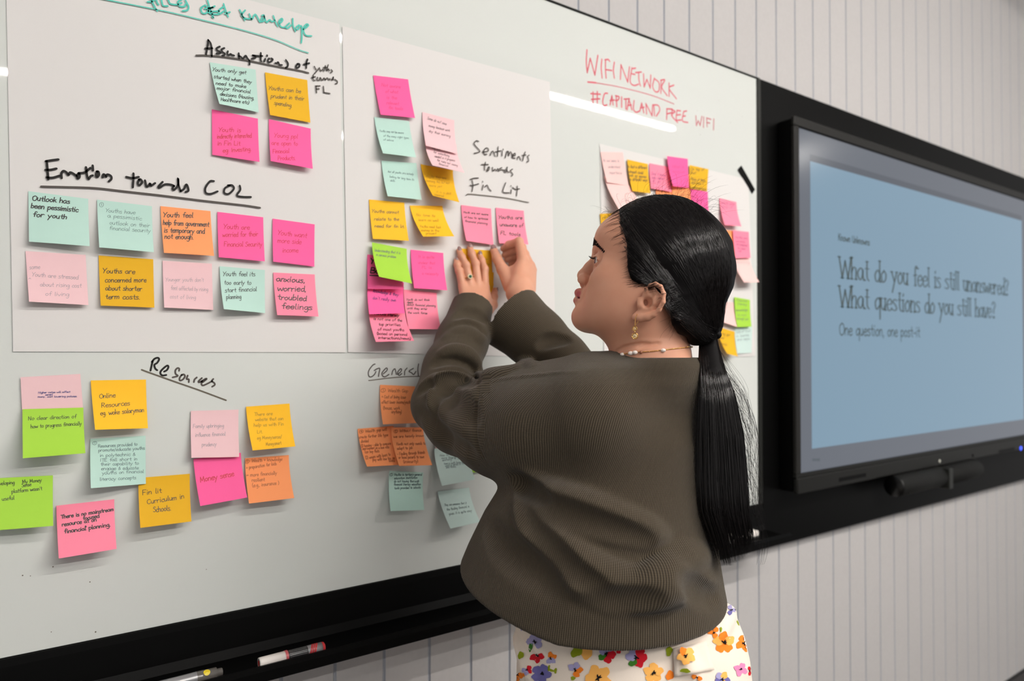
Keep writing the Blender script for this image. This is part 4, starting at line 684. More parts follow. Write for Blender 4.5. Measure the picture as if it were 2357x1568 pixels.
# ================================================================== organic shapes: distance fields on a grid, turned into a mesh
class Field:
    def __init__(s, lo, hi, h, far=0.06):
        s.lo = np.asarray(lo, float); s.h = h; s.n = np.ceil((np.asarray(hi, float) - s.lo) / h).astype(int) + 1
        s.ax = [s.lo[i] + h * np.arange(s.n[i]) for i in range(3)]
        s.v = np.full(s.n, far, dtype=np.float32)
    def sl(s, lo, hi):
        a = np.clip(np.floor((np.asarray(lo) - s.lo) / s.h).astype(int), 0, s.n); b = np.clip(np.ceil((np.asarray(hi) - s.lo) / s.h).astype(int) + 1, 0, s.n)
        return tuple(slice(int(p), int(q)) for p, q in zip(a, b))
    def xyz(s, sl):
        return (s.ax[0][sl[0]].astype(np.float32)[:, None, None], s.ax[1][sl[1]].astype(np.float32)[None, :, None], s.ax[2][sl[2]].astype(np.float32)[None, None, :])
    def put(s, sl, d, k, op):
        a = s.v[sl]
        if a.size == 0: return
        if op == 'u':
            r = np.minimum(a, d)
            if k > 0: hh = np.maximum(k - np.abs(a - d), 0) / k; r = r - hh * hh * (k * 0.25)
        else:
            d = -d; r = np.maximum(a, d)
            if k > 0: hh = np.maximum(k - np.abs(a - d), 0) / k; r = r + hh * hh * (k * 0.25)
        s.v[sl] = r
    def cone(s, a, b, ra, rb, k=0.0, op='u', sym=False, flat=None):
        a = np.asarray(a, float); b = np.asarray(b, float); m = max(ra, rb) + k + 3 * s.h
        lo, hi = np.minimum(a, b) - m, np.maximum(a, b) + m
        if sym: hi[0] = max(abs(lo[0]), abs(hi[0])); lo[0] = -hi[0]
        sl = s.sl(lo, hi); X, Y, Z = s.xyz(sl)
        if sym: X = -np.abs(X)
        ab = (b - a).astype(np.float32); L2 = float(ab @ ab) + 1e-12
        px, py, pz = X - np.float32(a[0]), Y - np.float32(a[1]), Z - np.float32(a[2])
        t = np.clip((px * ab[0] + py * ab[1] + pz * ab[2]) / L2, 0, 1)
        qx, qy, qz = px - t * ab[0], py - t * ab[1], pz - t * ab[2]
        if flat is not None:                        # squash along a direction
            nrm, f_ = flat; nrm = np.asarray(nrm, np.float32); c = (qx * nrm[0] + qy * nrm[1] + qz * nrm[2]) * (1.0 / f_ - 1.0)
            qx, qy, qz = qx + c * nrm[0], qy + c * nrm[1], qz + c * nrm[2]
            d = np.sqrt(qx * qx + qy * qy + qz * qz) - (ra + t * (rb - ra)); d = d * (0.5 * (1 + f_))
        else: d = np.sqrt(qx * qx + qy * qy + qz * qz) - (ra + t * (rb - ra))
        s.put(sl, d, k, op)
    def chain(s, pts, rad, k=0.0, op='u', sym=False):
        rad = [rad] * len(pts) if np.isscalar(rad) else rad
        for i in range(len(pts) - 1): s.cone(pts[i], pts[i + 1], rad[i], rad[i + 1], k, op, sym)
    def ell(s, c, r, k=0.0, op='u', sym=False, axes=None):
        c = np.asarray(c, float); r = np.array([r] * 3 if np.isscalar(r) else r, float); m = max(r) + k + 3 * s.h
        lo, hi = c - m, c + m
        if sym: hi[0] = max(abs(lo[0]), abs(hi[0])); lo[0] = -hi[0]
        sl = s.sl(lo, hi); X, Y, Z = s.xyz(sl)
        if sym: X = -np.abs(X)
        p = [X - np.float32(c[0]), Y - np.float32(c[1]), Z - np.float32(c[2])]
        if axes is not None:
            A = np.asarray(axes, np.float32); p = [p[0] * A[i][0] + p[1] * A[i][1] + p[2] * A[i][2] for i in range(3)]
        k0 = sum((p[i] / r[i]) ** 2 for i in range(3)); k1 = sum((p[i] / (r[i] * r[i])) ** 2 for i in range(3))
        k0 = np.sqrt(k0); k1 = np.sqrt(k1) + 1e-9
        s.put(sl, (k0 * (k0 - 1) / k1).astype(np.float32), k, op)
    def slices(s, tab, k=0.0, op='u'):
        """tab rows: z, cx, cy, a, b, angle - an upright loft of ellipses"""
        tab = np.array(sorted(map(tuple, tab))); Z = s.ax[2]; X = s.ax[0].astype(np.float32)[:, None, None]; Y = s.ax[1].astype(np.float32)[None, :, None]
        pc = [np.interp(Z, tab[:, 0], tab[:, i]).astype(np.float32)[None, None, :] for i in range(1, 6)]
        dx, dy = X - pc[0], Y - pc[1]; c, si = np.cos(pc[4]), np.sin(pc[4]); u = dx * c + dy * si; w = dy * c - dx * si; a, b = pc[2], pc[3]
        q = np.sqrt((u / a) ** 2 + (w / b) ** 2) + 1e-9; g = np.sqrt(u * u / a ** 4 + w * w / b ** 4) + 1e-9
        d = (q - 1) * q / g
        zz = np.maximum(tab[0, 0] - Z, Z - tab[-1, 0]).astype(np.float32)[None, None, :]
        d = np.where(zz > 0, np.sqrt(np.maximum(d, 0) ** 2 + zz ** 2), np.maximum(d, zz))
        s.put((slice(None),) * 3, np.minimum(d, 0.08).astype(np.float32), k, op)
    def sample(s, P):
        P = (np.atleast_2d(P) - s.lo) / s.h; P = np.clip(P, 0, s.n - 1.001); i = P.astype(int); f = P - i; r = 0
        for a in (0, 1):
            for b in (0, 1):
                for c in (0, 1):
                    w = (f[:, 0] if a else 1 - f[:, 0]) * (f[:, 1] if b else 1 - f[:, 1]) * (f[:, 2] if c else 1 - f[:, 2])
                    r = r + w * s.v[i[:, 0] + a, i[:, 1] + b, i[:, 2] + c]
        return r
    def grad(s, p):
        e = s.h; g = np.array([s.sample(p + np.eye(3)[i] * e)[0] - s.sample(p - np.eye(3)[i] * e)[0] for i in range(3)]); return g / (np.linalg.norm(g) + 1e-12)
    def hit(s, o, d, t0, t1, step=0.001):
        t = np.arange(t0, t1, step); v = s.sample(o + d * t[:, None]); i = np.argmax(v < 0)
        if v[i] >= 0: return None
        return o + d * t[i]
    def mesh(s):
        """naive surface nets"""
        v = s.v; ins = v < 0; nx, ny, nz = v.shape
        cnt = np.zeros((nx - 1, ny - 1, nz - 1), np.uint8); off = [(a, b, c) for a in (0, 1) for b in (0, 1) for c in (0, 1)]
        for a, b, c in off: cnt += ins[a:nx - 1 + a, b:ny - 1 + b, c:nz - 1 + c]
        cell = np.argwhere((cnt > 0) & (cnt < 8)); idx = np.full(cnt.shape, -1, np.int64); idx[tuple(cell.T)] = np.arange(len(cell))
        acc = np.zeros((len(cell), 3)); num = np.zeros(len(cell))
        for p in off:
            for axis in range(3):
                if p[axis]: continue
                q = list(p); q[axis] = 1
                va = v[tuple((cell + p).T)].astype(float); vb = v[tuple((cell + q).T)].astype(float); m = (va < 0) != (vb < 0)
                t = va[m] / (va[m] - vb[m]); pos = np.repeat(np.array(p, float)[None], m.sum(), 0); pos[:, axis] += t
                acc[m] += pos; num[m] += 1
        V = s.lo + (cell + acc / num[:, None]) * s.h
        F = []
        for axis in range(3):
            b_, c_ = [(1, 2), (2, 0), (0, 1)][axis]
            sa = [slice(None)] * 3; sb = [slice(None)] * 3; sa[axis] = slice(0, -1); sb[axis] = slice(1, None)
            A = ins[tuple(sa)]; B = ins[tuple(sb)]; e = np.argwhere(A != B)
            ok = (e[:, b_] > 0) & (e[:, c_] > 0) & (e[:, b_] < v.shape[b_] - 1) & (e[:, c_] < v.shape[c_] - 1); e = e[ok]; flip = A[tuple(e.T)]
            def at(db, dc):
                q = e.copy(); q[:, b_] -= db; q[:, c_] -= dc; return idx[tuple(q.T)]
            Q = np.column_stack([at(1, 1), at(0, 1), at(0, 0), at(1, 0)]); Q[~flip] = Q[~flip][:, ::-1]; F.append(Q)
        F = np.vstack(F); F = F[(F >= 0).all(1)]
        return V, F
def field_mesh(name, V, F, m, parent, smooth_it=0):
    me = bpy.data.meshes.new(name); nv, nf = len(V), len(F)
    me.vertices.add(nv); me.vertices.foreach_set('co', np.asarray(V, np.float32).ravel())
    me.loops.add(nf * 4); me.loops.foreach_set('vertex_index', np.asarray(F, np.int32).ravel())
    me.polygons.add(nf); me.polygons.foreach_set('loop_start', np.arange(0, nf * 4, 4, dtype=np.int32))
    try: me.polygons.foreach_set('loop_total', np.full(nf, 4, np.int32))
    except Exception: pass
    me.polygons.foreach_set('use_smooth', np.ones(nf, bool)); me.update(calc_edges=True); me.validate()
    for mm in (m if isinstance(m, (list, tuple)) else [m]): me.materials.append(mm)
    o = bpy.data.objects.new(name, me); COL.objects.link(o)
    if parent is not None: o.parent = parent; o.matrix_parent_inverse = Matrix.Translation(-Vector(parent.location)) if parent.type == 'EMPTY' else Matrix.Identity(4)
    if smooth_it: md = o.modifiers.new('smooth', 'SMOOTH'); md.factor = 0.5; md.iterations = smooth_it
    return o
def relax(V, F, it=2, lam=0.5):
    """Laplacian smoothing of a quad mesh"""
    E = np.vstack([F[:, [0, 1]], F[:, [1, 2]], F[:, [2, 3]], F[:, [3, 0]]]); E = np.unique(np.sort(E, 1), axis=0)
    for _ in range(it):
        for w in (lam, -lam * 0.9):
            acc = np.zeros_like(V); n = np.bincount(E.ravel(), minlength=len(V)).astype(float)[:, None]
            for c in range(3): acc[:, c] = np.bincount(E[:, 0], V[E[:, 1], c], len(V)) + np.bincount(E[:, 1], V[E[:, 0], c], len(V))
            V = V + w * (acc / np.maximum(n, 1) - V)
    return V
def attr(o, name, values):
    a = o.data.attributes.new(name, 'FLOAT', 'POINT'); a.data.foreach_set('value', np.asarray(values, np.float32))
def split_faces(V, F, sel):
    F2 = F[sel]; used = np.unique(F2); m = np.full(len(V), -1); m[used] = np.arange(len(used)); return V[used], m[F2], used
# ================================================================== the woman at the board
XR = np.array([math.cos(YAW), -math.sin(YAW), 0.0]); YFW = np.array([math.sin(YAW), math.cos(YAW), 0.0])
def toL(P): d = np.atleast_2d(P) - CAM; return np.column_stack([d @ XR, d @ YFW, d[:, 2]])
def toW(L): L = np.atleast_2d(L); return CAM + L[:, :1] * XR + L[:, 1:2] * YFW + L[:, 2:3] * np.array([0, 0, 1.0])
def LP(px, py, d): return toL(W(px, py, d))[0]
PB_ = W(1480, 1200, 1.06); person = empty('person', (PB_[0], PB_[1], 0.0))
tag(person, 'person with a long black ponytail in a brown knit cardigan pressing notes onto the board', 'person')

# ------------------------------------------------------------------ materials
M_skin = mat('skin', srgb(204, 146, 116), 0.46, spec=0.35, sss=0.12)
at_ = node(M_skin, 'ShaderNodeAttribute', attribute_name='lip'); mx = node(M_skin, 'ShaderNodeMix', data_type='RGBA')
nz = node(M_skin, 'ShaderNodeTexNoise'); nz.inputs['Scale'].default_value = 38; nz.inputs['Detail'].default_value = 4; tcs = node(M_skin, 'ShaderNodeTexCoord'); link(M_skin, tcs.outputs['Object'], nz.inputs['Vector'])
mx0 = node(M_skin, 'ShaderNodeMix', data_type='RGBA'); mx0.inputs[6].default_value = srgb(210, 149, 121); mx0.inputs[7].default_value = srgb(219, 163, 136); link(M_skin, nz.outputs['Fac'], mx0.inputs[0])
link(M_skin, mx0.outputs[2], mx.inputs[6]); mx.inputs[7].default_value = srgb(184, 86, 88); link(M_skin, at_.outputs['Fac'], mx.inputs[0]); link(M_skin, mx.outputs[2], bsdf(M_skin).inputs['Base Color'])
nz2 = node(M_skin, 'ShaderNodeTexNoise'); nz2.inputs['Scale'].default_value = 900; link(M_skin, tcs.outputs['Object'], nz2.inputs['Vector'])
bp = node(M_skin, 'ShaderNodeBump'); bp.inputs['Strength'].default_value = 0.06; bp.inputs['Distance'].default_value = 0.0006; link(M_skin, nz2.outputs['Fac'], bp.inputs['Height']); link(M_skin, bp.outputs[0], bsdf(M_skin).inputs['Normal'])
M_hair = mat('hair_black', srgb(14, 12, 13), 0.62, spec=0.1); M_hair2 = mat('hair_strand', srgb(24, 20, 20), 0.2, spec=0.6)
M_tie = mat('hair_tie_black', srgb(14, 13, 14), 0.85)
M_gold = mat('gold', srgb(226, 178, 110), 0.25, metal=1.0); M_pearl = mat('pearl', srgb(240, 228, 220), 0.2, coat=0.5); M_emer = mat('emerald', srgb(10, 92, 66), 0.08, spec=0.8, coat=1.0)
M_crys = mat('crystal', srgb(240, 226, 190), 0.08, spec=0.9, coat=1.0)
M_nail = mat('nail_polish', srgb(150, 120, 118), 0.12, coat=0.6); M_eyew = mat('eye_white', srgb(222, 214, 210), 0.15, coat=0.6); M_iris = mat('eye_iris', srgb(40, 24, 18), 0.15, coat=0.8)
def knit(name, col, freq, depth, strength, cross):
    m = mat(name, col, 0.85, spec=0.15); b = bsdf(m); b.inputs['Sheen Weight'].default_value = 0.12; b.inputs['Sheen Roughness'].default_value = 0.5
    a = node(m, 'ShaderNodeAttribute', attribute_name='rib'); a2 = node(m, 'ShaderNodeAttribute', attribute_name='row')
    def wave(src, f):
        mu = node(m, 'ShaderNodeMath', operation='MULTIPLY'); mu.inputs[1].default_value = 2 * math.pi * f; link(m, src, mu.inputs[0])
        sn = node(m, 'ShaderNodeMath', operation='SINE'); link(m, mu.outputs[0], sn.inputs[0]); return sn.outputs[0]
    r = wave(a.outputs['Fac'], freq); w = wave(a2.outputs['Fac'], cross)
    ma = node(m, 'ShaderNodeMath', operation='MULTIPLY_ADD'); ma.inputs[1].default_value = 0.22; link(m, w, ma.inputs[0]); link(m, r, ma.inputs[2])
    nzk = node(m, 'ShaderNodeTexNoise'); nzk.inputs['Scale'].default_value = 1400; tk = node(m, 'ShaderNodeTexCoord'); link(m, tk.outputs['Object'], nzk.inputs['Vector'])
    mb_ = node(m, 'ShaderNodeMath', operation='MULTIPLY_ADD'); mb_.inputs[1].default_value = 0.8; link(m, nzk.outputs['Fac'], mb_.inputs[0]); link(m, ma.outputs[0], mb_.inputs[2])
    bu = node(m, 'ShaderNodeBump'); bu.inputs['Strength'].default_value = strength; bu.inputs['Distance'].default_value = depth; link(m, mb_.outputs[0], bu.inputs['Height']); link(m, bu.outputs[0], b.inputs['Normal'])
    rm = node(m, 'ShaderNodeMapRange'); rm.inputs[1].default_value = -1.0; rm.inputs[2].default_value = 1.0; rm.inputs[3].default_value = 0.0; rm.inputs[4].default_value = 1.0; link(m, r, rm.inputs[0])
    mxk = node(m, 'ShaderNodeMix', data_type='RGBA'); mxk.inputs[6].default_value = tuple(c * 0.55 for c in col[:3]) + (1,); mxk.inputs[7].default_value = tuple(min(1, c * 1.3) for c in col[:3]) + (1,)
    link(m, rm.outputs[0], mxk.inputs[0]); link(m, mxk.outputs[2], b.inputs['Base Color'])       # colour runs darker between the ribs, lighter on the raised ones
    return m
KNIT = srgb(76, 67, 54)
M_knit = knit('knit_rib', KNIT, 330.0, 0.0012, 0.55, 420.0); M_sleeve = knit('knit_sleeve', tuple(c * 0.97 for c in KNIT[:3]) + (1,), 420.0, 0.0005, 0.35, 420.0)

# ------------------------------------------------------------------ cardigan
S = Field((-0.19, 0.84, -0.40), (0.40, 1.50, 0.14), 0.0027)
def ringL(py, xl, xr, dc, b, ang=0.0):
    c = LP((xl + xr) / 2, py, dc); return (c[2], c[0], c[1], (xr - xl) / 2 / FPX * dc, b, ang)
TORSO = [ringL(823, 1420, 1606, 1.064, 0.068, 0.0), ringL(833, 1400, 1622, 1.066, 0.077, 0.0), ringL(845, 1372, 1636, 1.075, 0.090, 0.1), ringL(880, 1320, 1648, 1.085, 0.105, 0.2),
         ringL(940, 1275, 1655, 1.10, 0.115, 0.2), ringL(1010, 1235, 1652, 1.09, 0.125, 0.1), ringL(1090, 1170, 1648, 1.085, 0.132, 0), ringL(1180, 1114, 1643, 1.08, 0.142, -0.1),
         ringL(1260, 1074, 1644, 1.075, 0.152, -0.2), ringL(1330, 1044, 1655, 1.07, 0.160, -0.25), ringL(1400, 1018, 1668, 1.07, 0.166, -0.25), ringL(1450, 1005, 1670, 1.07, 0.166, -0.25)]
S.slices(TORSO)
def plane_cut(p, n, R):
    """open a sleeve: cut away what lies beyond p along n, within R of p"""
    n = np.asarray(n, float) / np.linalg.norm(n); sl = S.sl(p - R, p + R); X, Y, Z = S.xyz(sl)
    d = ((X - p[0]) * n[0] + (Y - p[1]) * n[1] + (Z - p[2]) * n[2]); near = np.sqrt((X - p[0]) ** 2 + (Y - p[1]) ** 2 + (Z - p[2]) ** 2) < R
    a = S.v[sl]; S.v[sl] = np.where(near, np.maximum(a, d), a)
RA = [LP(1560, 915, 1.19), LP(1460, 905, 1.27), LP(1362, 893, 1.33)]
S.chain(RA, [0.062, 0.058, 0.050], 0.02)
RF = [LP(1350, 880, 1.335), LP(1290, 825, 1.345), LP(1235, 780, 1.37), LP(1178, 732, 1.40)]
S.chain(RF, [0.047, 0.050, 0.058, 0.069], 0.015)
axr = RF[3] - RF[1]; axr /= np.linalg.norm(axr)
plane_cut(RF[3], axr, 0.115)
S.cone(RF[3] * 0.75 + RF[2] * 0.25, RF[3] + axr * 0.004, 0.050, 0.0600, 0.002, 's'); S.cone(RF[3], RF[3] + axr * 0.05, 0.0605, 0.062, 0.002, 's')
LA = [LP(1360, 965, 1.045), LP(1250, 990, 1.08), LP(1150, 985, 1.13), LP(1060, 965, 1.20), LP(1012, 938, 1.24)]
LR = [0.098, 0.090, 0.072, 0.055, 0.046]
S.chain(LA, LR, 0.03)
S.cone(LP(1400, 915, 1.06), LP(1150, 930, 1.12), 0.055, 0.048, 0.035)
LF = [LP(1010, 925, 1.245), LP(1040, 850, 1.295), LP(1064, 785, 1.345), LP(1087, 708, 1.398)]
S.chain(LF, [0.046, 0.050, 0.047, 0.041], 0.018)
axl = LF[3] - LF[2]; axl /= np.linalg.norm(axl)
# folds: raised ridges and pressed creases laid along paths on the cloth
def surf(px, py, t0=0.82, t1=1.5):
    r = ray(px, py); d = np.array([r @ XR, r @ YFW, r[2]]); return S.hit(np.zeros(3), d, t0, t1)
def fold(crop, s, r, depth, k, op):
    for st in parse(s):
        pts = [surf(*cp(crop, *q)) for q in catmull(st, 4)]; pts = [p for p in pts if p is not None]
        if len(pts) < 3: continue
        q = [p + S.grad(p) * depth for p in pts]; n = len(q); rr = [r * (0.35 + 0.65 * math.sin(math.pi * min(1, max(0, (i + 0.5) / n)))) for i in range(n)]
        S.chain(q, rr, k, op)
fold(24, '540 330 600 450 700 590 850 730 1000 850 1150 915 1300 935 1450 905 1560 860', 0.022, -0.0075, 0.022, 'u')
fold(24, '575 200 680 290 850 370 1050 440 1300 520 1480 580', 0.020, -0.0075, 0.022, 'u')
fold(24, '1420 860 1550 790 1680 740 1800 720', 0.018, -0.011, 0.02, 'u')
fold(24, '1300 1000 1500 990 1700 930 1860 880', 0.020, -0.015, 0.02, 'u')
fold(24, '520 250 545 420 640 570 780 730 920 850 1080 930', 0.014, 0.0020, 0.014, 's')
fold(24, '560 250 700 370 900 450 1150 530 1400 600', 0.014, 0.0040, 0.016, 's')
fold(24, '480 180 560 230 700 320', 0.010, 0.003, 0.014, 's')
fold(24, '1000 1010 1250 1030 1450 1010', 0.012, 0.0065, 0.018, 's')
fold(24, '1650 880 1760 960 1860 1000', 0.012, 0.006, 0.018, 's')
fold(24, '300 500 420 650 600 800 800 930', 0.016, 0.009, 0.02, 's')
# sleeve at the bent elbow and along the forearm
fold(23, '235 900 260 800 330 735 440 700 560 712', 0.012, -0.004, 0.010, 'u')
fold(23, '150 775 230 715 330 683 440 680 545 705', 0.010, -0.003, 0.010, 'u')
fold(23, '255 1010 250 900 280 800 350 750 450 722 570 728', 0.009, 0.0010, 0.009, 's')
fold(23, '140 800 220 735 320 700 420 690 520 700 590 706', 0.008, 0.0006, 0.008, 's')
fold(23, '250 590 330 555 430 545 520 575 590 650 615 700', 0.008, 0.0016, 0.010, 's')
fold(23, '300 500 400 470 500 490 570 540 620 640', 0.009, -0.0035, 0.010, 'u')
fold(23, '370 345 450 305 540 305 630 345', 0.009, 0.0035, 0.012, 's')
fold(23, '345 380 440 345 540 350 640 400', 0.010, -0.005, 0.012, 'u')
fold(23, '420 230 500 195 590 215 660 260', 0.009, 0.005, 0.012, 's')
fold(23, '170 950 250 1050 400 1170 540 1240', 0.014, 0.0085, 0.016, 's')
fold(23, '330 760 400 860 500 940 570 1000', 0.014, 0.0085, 0.018, 's')
fold(23, '1060 445 1120 410 1200 395 1260 400', 0.010, 0.004, 0.012, 's')
fold(23, '890 610 930 580 965 572 1000 600', 0.010, -0.003, 0.010, 'u')
fold(23, '590 665 660 660 760 650 860 615', 0.010, -0.005, 0.012, 'u')
fold(23, '610 738 740 702 880 682 1050 664 1200 647 1330 640', 0.0030, -0.0008, 0.003, 'u')
fold(23, '604 745 586 850 577 960 572 1080 592 1200 640 1300', 0.0026, 0.0008, 0.003, 's')
# cuff of the left sleeve, hem
plane_cut(LF[3] + axl * 0.004, axl, 0.053); S.cone(LF[3] - axl * 0.04, LF[3] + axl * 0.03, 0.032, 0.0335, 0.002, 's')
X, Y, Z = S.xyz((slice(None),) * 3)
zh = -0.3835 + (Y - 0.905) * 0.16 + np.maximum(0, 0.06 - X) * 0.19                                           # the hem rises towards the front
d_ = (zh - Z).astype(np.float32); hh = np.maximum(0.007 - np.abs(S.v - d_), 0) / 0.007; S.v = (np.maximum(S.v, d_) + hh * hh * 0.00175).astype(np.float32)
inner = [(z, cx, cy, a_ - 0.022, b_ - 0.022, g) for z, cx, cy, a_, b_, g in TORSO if z < -0.29]
In = Field(S.lo, S.lo + (S.n - 1) * S.h, S.h); In.n = S.n; In.ax = S.ax; In.v = np.full(S.n, 0.06, dtype=np.float32); In.slices(inner); S.v = np.maximum(S.v, -In.v); del In
V, F = S.mesh(); V = relax(V, F, 2)
# panels: body of the cardigan and two sleeves, divided along the sewn seams
cen = V[F].mean(1)
lx = lambda px, d: (px - WID / 2) / FPX * d
def seg_t(P, chain_):
    best = np.full(len(P), 9.0); along = np.zeros(len(P)); ang = np.zeros(len(P)); off = 0.0
    for a, b in zip(chain_[:-1], chain_[1:]):
        ab = b - a; L = np.linalg.norm(ab); t = np.clip((P - a) @ ab / L ** 2, 0, 1); q = P - a - t[:, None] * ab; d = np.linalg.norm(q, axis=1); m = d < best
        e = np.cross(ab / L, [0.3, 0.9, 0.1]); e /= np.linalg.norm(e); g = np.cross(ab / L, e)
        best[m] = d[m]; along[m] = (off + t * L)[m]; ang[m] = np.arctan2(q @ g, q @ e)[m]; off += L
    return best, along, ang
seamx = lx(1104, 1.12)
dL, tL, aL = seg_t(cen, LA[1:] + LF); dR, tR, aR = seg_t(cen, RA + RF)
pxc, pyc, _ = proj(toW(cen))
selL = ((pxc < 1104 + 12 * np.sin((pyc - 880) / 60.0)) & (pyc < 1098) & (dL < 0.12)) | ((cen[:, 0] < seamx) & (dL < 0.06))
selL |= (pyc < 905) & (pxc < 1128) & (dL < 0.1)
selR = (~selL) & (cen[:, 1] > 1.235) & (dR < 0.11) & (cen[:, 2] > -0.10)
names = (('left_sleeve', selL, LA + LF), ('right_sleeve', selR, RA + RF))
vb, fb, used = split_faces(V, F, ~(selL | selR))
sweater = field_mesh('cardigan', toW(vb), fb, M_knit, person)
cx = np.interp(vb[:, 2], *zip(*sorted((r[0], r[1]) for r in TORSO))); cy = np.interp(vb[:, 2], *zip(*sorted((r[0], r[2]) for r in TORSO)))
th = np.arctan2(vb[:, 0] - cx, -(vb[:, 1] - cy)); rad_ = np.hypot(vb[:, 0] - cx, vb[:, 1] - cy)
back = np.clip((0.9 - np.abs(th)) / 0.5, 0, 1)
attr(sweater, 'rib', th * 0.17); attr(sweater, 'row', vb[:, 2])
sweater['label'] = 'brown ribbed knit cardigan'
for nm, sel, ch_ in names:
    v_, f_, used = split_faces(V, F, sel); o = field_mesh('sleeve', toW(v_), f_, M_sleeve, sweater);
    b_, al, an = seg_t(v_, ch_); attr(o, 'rib', an * 0.05); attr(o, 'row', al)
print('cardigan', len(V))
# ------------------------------------------------------------------ head (local frame: x to her right, y towards her face, z up)
HA = math.radians(10.0); HD = 1.06
hc = W(1503, 695, HD); v0 = ray(1503, 695); ry = math.atan2(v0[0], v0[1])
fy = ry - math.pi / 2 + HA
HF = np.array([math.sin(fy), math.cos(fy), 0.0]); HX = np.array([math.cos(fy), -math.sin(fy), 0.0])
def H2W(P): P = np.atleast_2d(P); return hc + P[:, :1] * HX + P[:, 1:2] * HF + P[:, 2:3] * np.array([0, 0, 1.0])
def W2H(P): d = np.atleast_2d(P) - hc; return np.column_stack([d @ HX, d @ HF, d[:, 2]])
def HP(px, py, X=0.0):
    """head-frame point seen at a pixel on the plane x = -X (her left is the near side)"""
    d = ray(px, py); n = HX; o = hc - HX * X; t = ((o - CAM) @ n) / (d @ n) if abs(d @ n) > 1e-6 else 1.0
    return W2H(CAM + d * t)[0]
for nm_, q in (('tip', (1330, 632)), ('chin', (1319.5, 740)), ('brow', (1377, 555)), ('ear', (1490, 695)), ('back', (1683, 600)), ('top', (1537, 451)), ('neckf', (1403, 810)), ('neckb', (1585, 800))): print(nm_, HP(*q, 0.072 if nm_ == 'ear' else 0).round(4))
G = Field((-0.095, -0.115, -0.175), (0.095, 0.155, 0.165), 0.0016)
pt = lambda px, py, X=0.0: HP(px, py, X)
def inset(p, r, dy=-1.0, dz=0.0):
    d = np.array([0, dy, dz]); d /= np.linalg.norm(d); return p + d * r
# skull
top = pt(1537, 460); bk = pt(1676, 610)
G.ell((0, -0.010, 0.066), (0.071, 0.092, 0.086))
fh = pt(1388, 538); G.ell((0, fh[1] - 0.046, 0.092), (0.058, 0.046, 0.048), 0.02)
br = pt(1377.5, 556); G.ell((0, br[1] - 0.030, br[2]), (0.052, 0.030, 0.026), 0.02)
# middle face, cheeks, jaw
G.ell((0, 0.046, 0.028), (0.053, 0.042, 0.058), 0.03)
G.ell((-0.042, 0.056, 0.034), (0.021, 0.024, 0.020), 0.022, sym=True)
G.ell((-0.036, 0.062, -0.002), (0.027, 0.031, 0.034), 0.025, sym=True)
ch = pt(1322, 732); cb = pt(1330, 757)
go = np.array([-0.043, 0.018, -0.028])
G.cone(go, (-0.014, ch[1] - 0.022, ch[2] + 0.001), 0.021, 0.0165, 0.022, sym=True)
G.ell((0, ch[1] - 0.0175, ch[2]), (0.021, 0.0175, 0.0165), 0.014)
G.ell((0, 0.060, -0.020), (0.044, 0.048, 0.026), 0.03)
G.ell((-0.042, 0.020, 0.004), (0.022, 0.034, 0.040), 0.03, sym=True)
# muzzle and nose
sn = pt(1345, 660); G.ell((0, sn[1] - 0.0265, sn[2] - 0.012), (0.028, 0.027, 0.026), 0.02)
na = pt(1366, 598); nm = pt(1347, 617); tp = pt(1331, 634)
G.cone((0, na[1] - 0.010, na[2] + 0.012), (0, na[1] - 0.0085, na[2]), 0.0100, 0.0085, 0.016)
G.chain([(0, na[1] - 0.0085, na[2]), (0, nm[1] - 0.0085, nm[2]), (0, tp[1] - 0.0095, tp[2])], [0.0085, 0.0085, 0.0095], 0.008)
nb = pt(1336.5, 648); G.cone((0, tp[1] - 0.0095, tp[2] - 0.002), (0, sn[1] + 0.001, sn[2] + 0.004), 0.0085, 0.006, 0.008)
al = pt(1344, 643, 0.012); G.ell((-0.0130, al[1] - 0.001, al[2]), (0.0074, 0.0110, 0.0090), 0.005, sym=True)
G.chain([pt(1351, 627, 0.016), pt(1356, 642, 0.019), pt(1351, 656, 0.017)], 0.0022, 0.005, 's', sym=True)
G.ell((-0.0065, al[1] + 0.003, al[2] - 0.0085), (0.0028, 0.0055, 0.003), 0.002, 's', sym=True)
# mouth
ul = pt(1327.5, 677); ll = pt(1322, 697.5); sm = pt(1330, 686); lm = pt(1327, 706)
mc = pt(1337, 686.5, 0.021)
G.chain([(-0.021, mc[1] - 0.004, mc[2]), (-0.011, (mc[1] + ul[1]) / 2 + 0.000, ul[2] + 0.001), (0, ul[1] - 0.0062, ul[2])], [0.0035, 0.0050, 0.0054], 0.007, sym=True)
G.chain([(-0.020, mc[1] - 0.005, mc[2] - 0.002), (-0.010, (mc[1] + ll[1]) / 2 + 0.000, ll[2] + 0.001), (0, ll[1] - 0.0070, ll[2])], [0.0035, 0.0056, 0.0060], 0.007, sym=True)
G.chain([(-0.022, mc[1] + 0.0005, mc[2]), (-0.011, (mc[1] + sm[1]) / 2 + 0.0035, sm[2]), (0, sm[1] + 0.001, sm[2])], 0.0012, 0.003, 's', sym=True)
G.cone((-0.010, lm[1] + 0.004, lm[2]), (0.010, lm[1] + 0.004, lm[2]), 0.004, 0.004, 0.008, 's')
